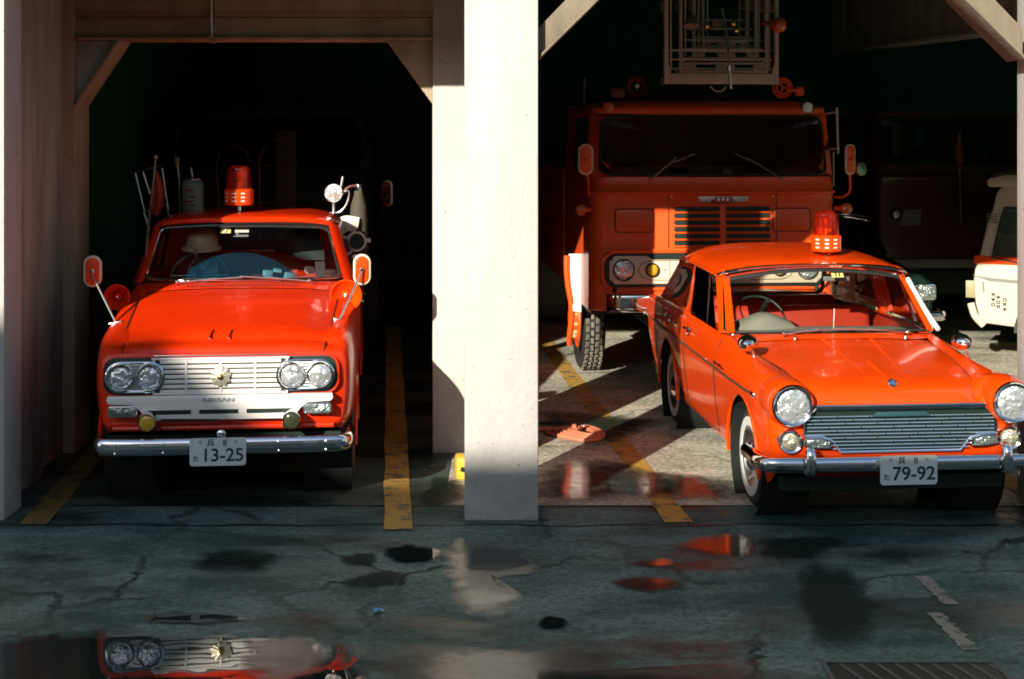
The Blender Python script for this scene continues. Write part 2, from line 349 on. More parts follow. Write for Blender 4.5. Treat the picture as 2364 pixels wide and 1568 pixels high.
def oval_mirror(root,c,w,h,arm,body=RED,rim=SATIN,rz=0,r=.008,name='mirror',arm_mat=SATIN):
    mb=MB(); M=Matrix.Translation(c)@Matrix.Rotation(rz,4,'Z')
    mb.prism(rr(-w/2,w/2,-h/2,h/2,w*.49,8,2),-.012,.012,rim,.004,M,smooth=True)
    o=mb.build(name,root)
    m=MB(); m.prism(rr(-w*.38,w*.38,-h/2+w*.12,h/2-w*.12,w*.37,8,2),-.020,-.012,body,.003,M,smooth=True)
    m.lathe([(.016,.018),(.016,.034),(.008,.04)],arm_mat,c,(0,-1,0),12); m.build('shell',o)
    m=MB(); m.tube(arm,r,arm_mat); m.build('arm',o); return o
def horn(root,x,y,z,r,mat=REDO):
    mb=MB(); mb.lathe([(r*.35,-.12),(r*.5,-.07),(r*.9,-.01),(r,0),(r*1.02,.012),(r*.94,.012),(r*.82,-.008),(r*.5,-.04),(r*.36,-.05)],mat,(x,y,z),n=36)
    h=mb.build('siren_horn',root)
    m=MB(); m.lathe([(r*.34,-.055),(r*.3,-.02),(r*.16,-.004),(.0001,0)],mat,(x,y,z),n=20); m.lathe([(r*.12,-.003),(r*.1,.012),(.0001,.016)],CHROME,(x,y,z),n=14); m.build('horn_core',h)
    m=MB(); m.tube([(x,y+.08,z-r*.6),(x,y+.08,z-r*1.5)],.012,mat); m.build('bracket',h); return h
def wiper(root,p0,p1,p2,mat=SATIN):
    mb=MB(); mb.tube([p0,p1],.006,mat,6); mb.tube([Vector(p1).lerp(Vector(p0),.35)-Vector((0,.012,0)),Vector(p2)-Vector((0,.012,0))],.0055,mat,6); mb.lathe([(.014,0),(.012,.02),(.0001,.024)],mat,p0,(0,-.7,.7),12)
    return mb.build('wiper',root)
def steering(root,c,r,tilt=R(-35),mat=GREYP):
    mb=MB(); M=Matrix.Translation(c)@Matrix.Rotation(tilt,4,'X')
    pts=[M@Vector((r*math.cos(a),0,r*math.sin(a))) for a in [2*pi*i/40 for i in range(40)]]
    mb.tube(pts,.009,mat,8,closed=True)
    for a in (0,pi,-pi/2): mb.tube([M@Vector((0,0,0)),M@Vector((r*math.cos(a),0,r*math.sin(a)))],.008,SATIN,6)
    mb.tube([M@Vector((0,0,0)),M@Vector((0,-.3,0))],.02,mat)
    return mb.build('steering_wheel',root)
def bench(root,x0,x1,y,z,mat=SEAT,hb=.42,sub=True):
    mb=MB(); mb.box(((x0+x1)/2,y,z),(x1-x0,.5,.16),mat,.05,seg=3); s=mb.build('seat',root)
    m=MB(); m.box(((x0+x1)/2,y+.27,z+hb/2+.02),(x1-x0,.14,hb),mat,.06,rot=(R(-12),0,0),seg=3)
    m.build('backrest',s); return s
# ------------------------------------------------------------------ ground
def ground_mat(name,c1,c2,wet,crack=.6,cs=.8,rough=.8,seed=0,patch=None):
    m,nt,b=newmat(name); tc=N(nt,'ShaderNodeTexCoord')
    mp=N(nt,'ShaderNodeMapping'); mp.inputs['Location'].default_value=(seed,seed*.7,0); L(nt,tc.outputs['Object'],mp.inputs[0])
    n1=N(nt,'ShaderNodeTexNoise',Scale=.9,Detail=8,Roughness=.62); L(nt,mp.outputs[0],n1.inputs['Vector'])
    n2=N(nt,'ShaderNodeTexNoise',Scale=28,Detail=8,Roughness=.75); L(nt,mp.outputs[0],n2.inputs['Vector'])
    st=N(nt,'ShaderNodeMapping'); st.inputs['Scale'].default_value=(.8,1.6,1); L(nt,mp.outputs[0],st.inputs[0])
    n4=N(nt,'ShaderNodeTexNoise',Scale=2.2,Detail=7,Roughness=.7); L(nt,st.outputs[0],n4.inputs['Vector'])
    ad=N(nt,'ShaderNodeMath',_operation='ADD'); L(nt,n1.outputs[0],ad.inputs[0]); L(nt,n4.outputs[0],ad.inputs[1])
    rp=N(nt,'ShaderNodeMapRange'); rp.inputs[1].default_value=.84; rp.inputs[2].default_value=1.16; L(nt,ad.outputs[0],rp.inputs[0])
    mx=N(nt,'ShaderNodeMix',_data_type='RGBA'); mx.inputs[6].default_value=(*c1,1); mx.inputs[7].default_value=(*c2,1); L(nt,rp.outputs[0],mx.inputs[0])
    sp=N(nt,'ShaderNodeMix',_data_type='RGBA',_blend_type='OVERLAY'); sp.inputs[0].default_value=.8; L(nt,mx.outputs[2],sp.inputs[6])
    g=N(nt,'ShaderNodeMapRange'); g.inputs[1].default_value=.3; g.inputs[2].default_value=.7; g.inputs[3].default_value=.02; g.inputs[4].default_value=.98; L(nt,n2.outputs[0],g.inputs[0])
    cb=N(nt,'ShaderNodeCombineColor'); [L(nt,g.outputs[0],cb.inputs[i]) for i in range(3)]; L(nt,cb.outputs[0],sp.inputs[7])
    # cracks
    n3=N(nt,'ShaderNodeTexNoise',Scale=2.5,Detail=5,Roughness=.6); L(nt,mp.outputs[0],n3.inputs['Vector'])
    va=N(nt,'ShaderNodeVectorMath',_operation='MULTIPLY_ADD'); L(nt,n3.outputs[1],va.inputs[0]); va.inputs[1].default_value=(.55,.55,0); L(nt,mp.outputs[0],va.inputs[2])
    vo=N(nt,'ShaderNodeTexVoronoi',Scale=cs,_feature='DISTANCE_TO_EDGE'); L(nt,va.outputs[0],vo.inputs['Vector'])
    cr=N(nt,'ShaderNodeMapRange'); cr.inputs[1].default_value=.003; cr.inputs[2].default_value=.016; cr.inputs[3].default_value=1; cr.inputs[4].default_value=0; L(nt,vo.outputs['Distance'],cr.inputs[0])
    cm=N(nt,'ShaderNodeMapRange'); cm.inputs[1].default_value=.42; cm.inputs[2].default_value=.58; L(nt,n1.outputs[0],cm.inputs[0])
    mu=N(nt,'ShaderNodeMath',_operation='MULTIPLY'); L(nt,cr.outputs[0],mu.inputs[0]); L(nt,cm.outputs[0],mu.inputs[1])
    mk=N(nt,'ShaderNodeMath',_operation='MULTIPLY'); L(nt,mu.outputs[0],mk.inputs[0]); mk.inputs[1].default_value=crack
    m3=N(nt,'ShaderNodeMix',_data_type='RGBA'); L(nt,sp.outputs[2],m3.inputs[6]); m3.inputs[7].default_value=(c1[0]*.2,c1[1]*.25,c1[2]*.25,1); L(nt,mk.outputs[0],m3.inputs[0])
    # damp areas: darker, smoother
    n5=N(nt,'ShaderNodeTexNoise',Scale=.55,Detail=6,Roughness=.6); mp2=N(nt,'ShaderNodeMapping'); mp2.inputs['Location'].default_value=(seed+3.1,5.2,0); mp2.inputs['Scale'].default_value=(1,1.7,1); L(nt,tc.outputs['Object'],mp2.inputs[0]); L(nt,mp2.outputs[0],n5.inputs['Vector'])
    wm=N(nt,'ShaderNodeMapRange'); wm.inputs[1].default_value=wet; wm.inputs[2].default_value=wet+.09; L(nt,n5.outputs[0],wm.inputs[0])
    m4=N(nt,'ShaderNodeMix',_data_type='RGBA',_blend_type='MULTIPLY'); L(nt,wm.outputs[0],m4.inputs[0]); L(nt,m3.outputs[2],m4.inputs[6]); m4.inputs[7].default_value=(.42,.45,.45,1)
    L(nt,m4.outputs[2],b.inputs['Base Color'])
    mr=N(nt,'ShaderNodeMapRange'); mr.inputs[3].default_value=rough; mr.inputs[4].default_value=.34; L(nt,wm.outputs[0],mr.inputs[0]); L(nt,mr.outputs[0],b.inputs['Roughness'])
    h=N(nt,'ShaderNodeMath',_operation='SUBTRACT'); L(nt,n2.outputs[0],h.inputs[0]); L(nt,mk.outputs[0],h.inputs[1])
    bp=N(nt,'ShaderNodeBump',Strength=.3,Distance=.012); L(nt,h.outputs[0],bp.inputs['Height']); L(nt,bp.outputs[0],b.inputs['Normal'])
    b.inputs['Specular IOR Level'].default_value=.4
    return m
ASPH=ground_mat('street_concrete',(.018,.054,.048),(.105,.160,.143),.50,crack=1,cs=.62)
FLOOR=ground_mat('garage_concrete',(.26,.26,.20),(.54,.50,.39),.56,crack=.5,cs=.45,seed=11)
def sheet(name,x0,x1,y0,y1,z,mat,kind='structure',th=0):
    mb=MB(); mb.add([(x0,y0,z),(x1,y0,z),(x1,y1,z),(x0,y1,z)],[[0,1,2,3]],mat); return mb.build(name,kind=kind)
ground=sheet('ground',-90,90,-90,90,0,ASPH)
YF=8.757
floor=sheet('garage_floor',-.42,10,YF,22,.004,FLOOR)
FLOORD=ground_mat('shade_dark_concrete',(.020,.038,.030),(.07,.09,.07),.45,crack=.6,cs=.5,seed=5)  # left bay shade put into a darker copy of the floor colour
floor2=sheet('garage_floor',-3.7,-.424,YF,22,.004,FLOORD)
# seam between the apron and the garage floor, second seam further out
mb=MB(); 
for yy,wd in ((YF-.012,.012),(8.335,.02)):
    pts=[(-3.2+.2*i,yy+.018*math.sin(i*1.7)*(1 if yy<8.5 else .2)+.01*math.sin(i*.6)) for i in range(50)]
    V=[(x,y-wd*(.6+.4*math.sin(x*7)),.003) for x,y in pts]+[(x,y+wd*.5,.003) for x,y in pts]; n=len(pts)
    mb.add(V,[[i,i+1,n+i+1,n+i] for i in range(n-1)],BLACK)
mb.build('joint_line',ground)
def worn(name,col,under,amt=.5):
    m,nt,b=newmat(name); tc=N(nt,'ShaderNodeTexCoord'); nz=N(nt,'ShaderNodeTexNoise',Scale=7,Detail=8,Roughness=.7); L(nt,tc.outputs['Object'],nz.inputs['Vector'])
    mr=N(nt,'ShaderNodeMapRange'); mr.inputs[1].default_value=amt; mr.inputs[2].default_value=amt+.07; L(nt,nz.outputs[0],mr.inputs[0])
    mx=N(nt,'ShaderNodeMix',_data_type='RGBA'); mx.inputs[6].default_value=(*col,1); mx.inputs[7].default_value=(*under,1); L(nt,mr.outputs[0],mx.inputs[0])
    n2=N(nt,'ShaderNodeTexNoise',Scale=2,Detail=4); L(nt,tc.outputs['Object'],n2.inputs['Vector'])
    m2=N(nt,'ShaderNodeMix',_data_type='RGBA',_blend_type='MULTIPLY'); m2.inputs[7].default_value=(.55,.55,.5,1); L(nt,n2.outputs[0],m2.inputs[0]); L(nt,mx.outputs[2],m2.inputs[6])
    L(nt,m2.outputs[2],b.inputs['Base Color']); b.inputs['Roughness'].default_value=.7
    bp=N(nt,'ShaderNodeBump',Strength=.4,Distance=.005); L(nt,nz.outputs[0],bp.inputs['Height']); L(nt,bp.outputs[0],b.inputs['Normal']); return m
YLINE=worn('yellow_line_paint',(.58,.34,.06),(.13,.12,.09),.53)
YLINED=worn('shaded_yellow_line_paint',(.22,.15,.035),(.04,.05,.04),.54)  # far left line: worn yellow darkened for the shade it lies in
WLINE=worn('faded_white_paint',(.27,.27,.23),(.09,.1,.095),.52)
def quadstrip(name,x0,y0,x1,y1,w,mat,z,parent,jag=.006):
    mb=MB(); n=40; V=[]
    for s in (0,1):
        for i in range(n+1):
            t=i/n; j=jag*noise.noise(Vector((x0*3+t*14,s*9.1,0)))*2
            V.append((x0+(x1-x0)*t+s*w+j,y0+(y1-y0)*t,z))
    mb.add(V,[[i,n+1+i,n+2+i,i+1] for i in range(n)],mat); return mb.build(name,parent)
for x0,y0,x1,y1 in ((-2.89,8.33,-3.22,12.0),(-.74,8.22,-1.46,16.5),(.90,8.37,.17,16.5),(3.26,8.4,2.55,16.5)):
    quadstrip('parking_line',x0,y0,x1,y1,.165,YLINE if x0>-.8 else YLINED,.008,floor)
for a,bq in (((2112,1332),(2180,1397)),((2140,1416),(2222,1502))):
    (x0,y0),(x1,y1)=G(*a),G(*bq); quadstrip('faded_line',x0,y0,x1,y1,.075,WLINE,.004,ground,.012)
# puddles and damp patches
def water_mat(name,rough,col,lo=.12,hi=.4,op=1.0,bump=.05,spec=.9):
    m,nt,b=newmat(name); out=nt.nodes['Material Output']; at=N(nt,'ShaderNodeAttribute'); at.attribute_name='edge'
    tc=N(nt,'ShaderNodeTexCoord'); nz=N(nt,'ShaderNodeTexNoise',Scale=9,Detail=8,Roughness=.7); L(nt,tc.outputs['Object'],nz.inputs['Vector'])
    ml=N(nt,'ShaderNodeMath',_operation='MULTIPLY_ADD'); ml.inputs[1].default_value=1.5; L(nt,nz.outputs[0],ml.inputs[0]); 
    sb=N(nt,'ShaderNodeMath',_operation='SUBTRACT'); L(nt,at.outputs['Fac'],sb.inputs[0]); sb.inputs[1].default_value=.75; L(nt,sb.outputs[0],ml.inputs[2])
    mr=N(nt,'ShaderNodeMapRange'); mr.inputs[1].default_value=lo; mr.inputs[2].default_value=hi; mr.inputs[4].default_value=op; L(nt,ml.outputs[0],mr.inputs[0])
    tr=N(nt,'ShaderNodeBsdfTransparent'); mx=N(nt,'ShaderNodeMixShader'); L(nt,mr.outputs[0],mx.inputs[0]); L(nt,tr.outputs[0],mx.inputs[1]); L(nt,b.outputs[0],mx.inputs[2]); L(nt,mx.outputs[0],out.inputs[0])
    b.inputs['Base Color'].default_value=(*col,1); b.inputs['Roughness'].default_value=rough; b.inputs['IOR'].default_value=1.5; b.inputs['Specular IOR Level'].default_value=spec
    n2=N(nt,'ShaderNodeTexNoise',Scale=3,Detail=2); L(nt,tc.outputs['Object'],n2.inputs['Vector']); bp=N(nt,'ShaderNodeBump',Strength=bump,Distance=.02); L(nt,n2.outputs[0],bp.inputs['Height']); L(nt,bp.outputs[0],b.inputs['Normal'])
    return m
WATER=water_mat('still_water',.015,(.010,.016,.015),.25,.75)
WATERF=water_mat('shallow_water',.10,(.015,.024,.021),.25,1.0,.85,.12)
DAMP=water_mat('damp_film',.27,(.085,.08,.065),.15,.8,.8,.3)
STAIN=water_mat('oil_stain',.5,(.008,.022,.018),.15,.9,.85,.1,.08)
def puddle(pts,mat,z=.008,name='puddle',jit=.06,world=False):
    P=[Vector((*(p if world else G(*p)),z)) for p in pts]
    P=smooth_pts(P+[P[0]],6)[:-1]; n=len(P); c=sum(P,Vector())/n
    P=[p+ (p-c).normalized()*jit*noise.noise(p*6) for p in P]
    rings=[1,.93,.85,.7,.5,.25]; V=[];E=[]
    for i,t in enumerate(rings):
        for p in P: V.append(c+(p-c)*t); E.append([0,.16,.34,.62,.9,1][i])
    V.append(c); E.append(1); F=[]
    for i in range(len(rings)-1):
        for k in range(n): F.append([i*n+k,i*n+(k+1)%n,(i+1)*n+(k+1)%n,(i+1)*n+k])
    for k in range(n): F.append([(len(rings)-1)*n+k,(len(rings)-1)*n+(k+1)%n,len(V)-1])
    mb=MB(); mb.add(V,F,mat,True); o=mb.build(name,kind='structure')
    a=o.data.attributes.new('edge','FLOAT','POINT'); a.data.foreach_set('value',E); return o
puddle([(415,1300),(470,1272),(560,1264),(650,1272),(668,1295),(600,1325),(500,1330),(440,1322)],WATERF)
puddle([(862,1282),(905,1262),(960,1258),(1012,1270),(1018,1292),(985,1304),(930,1302),(885,1294)],WATER)
puddle([(770,1340),(830,1322),(900,1318),(950,1330),(930,1350),(860,1362),(800,1360)],STAIN,name='damp_patch')
puddle([(780,1290),(820,1278),(880,1280),(870,1300),(810,1308)],STAIN,name='damp_patch')
puddle([(1012,1262),(1060,1240),(1110,1252),(1200,1262),(1270,1300),(1250,1325),(1160,1335),(1140,1350),(1215,1380),(1215,1420),(1130,1438),(1065,1420),(1030,1360),(1015,1310)],DAMP,z=.006,name='damp_patch',jit=.06)
puddle([(1070,1262),(1130,1256),(1200,1276),(1245,1306),(1190,1322),(1105,1330),(1072,1318)],WATER,z=.010)
puddle([(1058,1352),(1100,1348),(1160,1366),(1205,1386),(1170,1408),(1110,1420),(1065,1402)],WATERF,z=.010)
puddle([(1530,1262),(1600,1240),(1700,1232),(1760,1248),(1750,1285),(1690,1298),(1610,1280)],WATERF)
puddle([(1450,1303),(1490,1292),(1550,1294),(1560,1306),(1500,1316)],WATERF)
puddle([(1398,1348),(1440,1330),(1520,1326),(1580,1345),(1580,1368),(1500,1376),(1430,1366)],WATERF)
puddle([(1745,1250),(1850,1235),(1960,1245),(1930,1275),(1840,1300),(1755,1296)],STAIN,name='damp_patch')
puddle([(1820,1315),(1890,1290),(1960,1310),(2020,1370),(2050,1420),(2000,1500),(1900,1520),(1850,1440),(1835,1370)],STAIN,name='damp_patch',jit=.1)
puddle([(1225,1437),(1265,1424),(1310,1432),(1305,1448),(1250,1452)],WATER)
puddle([(300,1424),(380,1414),(480,1418),(560,1424),(600,1432),(480,1444),(350,1442)],WATER)
puddle([(-260,1500),(0,1462),(180,1452),(290,1450),(420,1456),(560,1462),(700,1468),(850,1484),(905,1530),(930,1640),(500,1700),(-300,1700)],WATER,jit=.05)
puddle([(860,1530),(950,1502),(1100,1494),(1250,1500),(1330,1488),(1400,1520),(1500,1545),(1780,1530),(1800,1660),(1300,1700),(930,1700)],DAMP,z=.006,name='damp_patch',jit=.06)
puddle([(1000,1570),(1180,1545),(1420,1550),(1640,1560),(1780,1590),(1500,1700),(1050,1700)],WATERF,z=.010)
puddle([(1195,1110),(1260,1072),(1330,1060),(1420,1058),(1480,1078),(1560,1092),(1700,1105),(1780,1140),(1760,1163),(1500,1166),(1240,1166),(1170,1150)],WATERF,z=.014,jit=.03)
puddle([(985,1120),(1010,1100),(1060,1110),(1065,1170),(1000,1180),(960,1150)],STAIN,z=.010,name='damp_patch')
puddle([(1230,955),(1300,950),(1420,962),(1560,975),(1500,1000),(1400,1040),(1250,990)],STAIN,z=.014,name='damp_patch',jit=.1)
puddle([(560,1480),(620,1466),(700,1470),(760,1488),(770,1530),(720,1580),(620,1600),(540,1560)],DAMP,z=.013,name='damp_patch',jit=.1)
sc_=thing('blue_scrap',(*G(876,1418),0),20,'tiny crumpled blue scrap lying alone on the street','litter')
mb=MB(); mb.net([[(-.025,0,.010),(0,.004,.018),(.024,0,.010)],[(-.02,.02,.012),(.004,.02,.022),(.026,.022,.011)],[(-.022,.04,.010),(.0,.045,.014),(.02,.04,.010)]],pmat('blue_foil',(.03,.25,.55),.4),3,3,False); mb.build('scrap',sc_)
# drain grate
gr=thing('drain_grate',(0,0,0),0,'dark iron drain grate with slanted bars set in the street','grate')
(gx0,gy0)=G(1905,1532); (gx1,gy1)=G(2290,1532); gyn=G(2000,1640)[1]
mb=MB(); mb.span((gx0,gyn,.003),(gx1,gy0,.006),BLACK); mb.build('pit_cover',gr)
mb=MB(); GRI=pmat('grate_edge',(.07,.085,.075),.7); mb.span((gx0-.02,gyn,.0),(gx0+.0,gy0,.010),GRI); mb.span((gx0,gy0-.012,.0),(gx1,gy0+.006,.010),GRI); mb.span((gx1-.0,gyn,.0),(gx1+.02,gy0,.010),GRI); mb.build('frame',gr)
mb=MB()
for i in range(9):
    x=gx0+.05+(gx1-gx0)*i/9; mb.add([(x,gy0-.02,.008),(x+.020,gy0-.02,.008),(x+.17,gyn,.008),(x+.15,gyn,.008)],[[0,3,2,1]],pmat('grate_iron',(.07,.08,.075),.6) if i==0 else mb.mats[0])
mb.build('bar',gr)
# ------------------------------------------------------------------ fire station
fs=thing('fire_station',(0,8.42,0),0,'concrete fire station with white front pillars, brown inner beams and dark open bays','building')
def B(name,boxes,mat,bev=.008,parent=None,label=None):
    mb=MB()
    for a,b in boxes: mb.span((a[0],a[1]-8.42,a[2]),(b[0],b[1]-8.42,b[2]),mat,bev)
    return mb.build(name,parent or fs,label)
FZ=3.43
B('pillar',[((-.282,8.42,0),(.156,8.86,FZ))],CONW,.012,label='broad white centre pillar between the bays')
B('pillar',[((3.144,8.42,0),(3.60,8.86,FZ))],CONW,.012,label='white pillar at the right edge')
B('pillar',[((-3.5,8.42,0),(-3.006,8.72,FZ))],CONW,.012,label='white pillar at the left edge')
B('pillar',[((6.3,8.42,0),(6.75,8.86,FZ))],CONW,.012)
B('pillar',[((-.568,10.14,0),(.10,10.46,FZ))],concrete('inner_pillar_paint',(.50,.46,.39),(.60,.56,.49),dirt=(.2,.18,.14),dz=(0,.7)),.015,label='pale inner pillar behind the centre pillar')
B('side_wall',[((-3.6,8.72,0),(-3.13,9.51,FZ)),((-3.6,9.51,0),(-3.20,10.14,FZ))],CONS,.01)
B('pillar',[((-4.1,10.14,0),(-3.12,10.5,FZ))],CONB,.01,label='brown inner jamb of the left bay')
B('lintel',[((-3.2,10.16,2.975),(-.30,10.42,3.113)),((-3.2,10.145,3.117),(-.30,10.42,FZ)),((-3.12,10.13,2.949),(-.568,10.44,2.973))],CONBD,.004)
CONBR=concrete('brown_brace',(.15,.125,.085),(.24,.20,.14))
def prism_fs(name,out,y0,y1,mat,bev=.004,label=None):
    mb=MB(); mb.prism(out,y0-8.42,y1-8.42,mat,bev); return mb.build(name,fs,label)
prism_fs('gusset',[(-3.118,2.947),(-2.82,2.947),(-3.118,2.495)],10.17,10.40,CONS)
prism_fs('gusset',[(-.57,2.947),(-.90,2.947),(-.57,2.495)],10.17,10.40,CONB)
prism_fs('gusset_edge',[(-3.118,2.495),(-2.82,2.947),(-2.79,2.947),(-3.118,2.455)],10.13,10.42,CONB)
for s in (-1,1):
    X=lambda u:(.157+u) if s<0 else (3.06-u)
    prism_fs('brace',[(X(0),2.757),(X(0),2.925),(X(.485),FZ-.002),(X(.675),FZ-.002)],8.52,8.78,CONBR)
    prism_fs('brace_edge',[(X(0),2.735),(X(0),2.756),(X(.676),FZ-.002),(X(.70),FZ-.002)],8.47,8.80,CONBR)
B('upper_wall',[((-14,8.30,FZ),(14,8.95,9.5)),((-14,8.5,0),(-3.5,8.9,FZ)),((9.6,8.5,0),(14,8.9,FZ))],FACADE,0)
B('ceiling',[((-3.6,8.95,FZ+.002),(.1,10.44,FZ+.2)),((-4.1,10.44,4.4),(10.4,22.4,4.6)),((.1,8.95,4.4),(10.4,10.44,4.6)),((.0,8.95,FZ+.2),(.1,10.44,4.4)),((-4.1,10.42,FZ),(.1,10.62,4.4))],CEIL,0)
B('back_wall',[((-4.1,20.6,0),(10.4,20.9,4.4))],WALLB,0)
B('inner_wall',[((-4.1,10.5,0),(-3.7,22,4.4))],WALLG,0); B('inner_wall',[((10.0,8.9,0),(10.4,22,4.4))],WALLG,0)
# hanging beam in the right bay
mb=MB()
(ax,ay,az)=(5.9,-0.2,3.31); (bx,by,bz)=(4.05,9.6,3.31)
PLAST=concrete('pale_plaster',(.45,.42,.32),(.85,.80,.64)); mb.prism([(ax,ay),(bx,by),(bx+.3,by),(ax+.3,ay)],3.30,4.39,PLAST,axis='z'); mb.prism([(ax-.03,ay),(bx-.03,by),(bx+.33,by),(ax+.33,ay)],3.26,3.299,PLAST,axis='z'); mb.build('hanging_beam',fs)
# door bolt rod on the lintel
mb=MB(); x=W(489,0,10.12)[0]; mb.tube([(x,1.69,3.4),(x,1.69,2.965)],.011,SATIN); mb.tube([(x,1.69,2.99),(x-.01,1.67,2.97),(x+.03,1.66,2.93)],.014,CONB); mb.box((x,1.70,3.03),(.05,.02,.05),CONB,.004); mb.box((x,1.69,3.28),(.035,.03,.02),SATIN,.004); mb.build('door_bolt',fs)
# yellow label plate on the inner pillar side
# ------------------------------------------------------------------ street opposite (behind the camera)
ob=thing('office_building',(0,-9,0),0,'pale two storey office building across the street, behind the photographer','building')
mb=MB(); mb.span((-10.95,-8,0),(26,0,8.04),FACADE); mb.span((-34,-8,0),(-10.96,0,8.86),FACADE); mb.build('wall',ob)
for r_ in range(2):
    for i in range(12):
        x=-28+i*4.3; m=MB(); m.span((x,-.04,1.1+3.3*r_),(x+2.4,.05,2.7+3.3*r_),GREYP); w=m.build('window',ob)
        m=MB(); m.span((x+.1,.051,1.2+3.3*r_),(x+2.3,.06,2.6+3.3*r_),GLASST); m.build('pane',w)
# ------------------------------------------------------------------ light
sun=bpy.data.lights.new('sun','SUN'); sun.energy=5.0; sun.angle=R(.55); sun.color=(1,.93,.80)
so=bpy.data.objects.new('sun',sun); COL.objects.link(so)
sv=Vector((-.50,-1,.44)); so.rotation_euler=sv.to_track_quat('Z','Y').to_euler(); so.location=(0,0,20)
wd=bpy.data.worlds.new('World'); SC.world=wd; wd.use_nodes=True; nt=wd.node_tree
sky=nt.nodes.new('ShaderNodeTexSky'); sky.sky_type='NISHITA'; sky.sun_disc=False
sky.sun_elevation=math.atan2(.44,math.hypot(.50,1)); sky.sun_rotation=math.atan2(-.50,-1)%(2*pi); sky.air_density=1.0; sky.dust_density=1.0
bg=nt.nodes['Background']; nt.links.new(sky.outputs[0],bg.inputs[0]); bg.inputs[1].default_value=.095
SC.view_settings.view_transform='Standard'; SC.view_settings.look='None'; SC.view_settings.exposure=.72; SC.view_settings.gamma=1
SC.render.engine='CYCLES'; SC.cycles.max_bounces=8; SC.cycles.diffuse_bounces=2; SC.cycles.transparent_max_bounces=16
SC.cycles.pixel_filter_type='BLACKMAN_HARRIS'; SC.cycles.filter_width=1.7
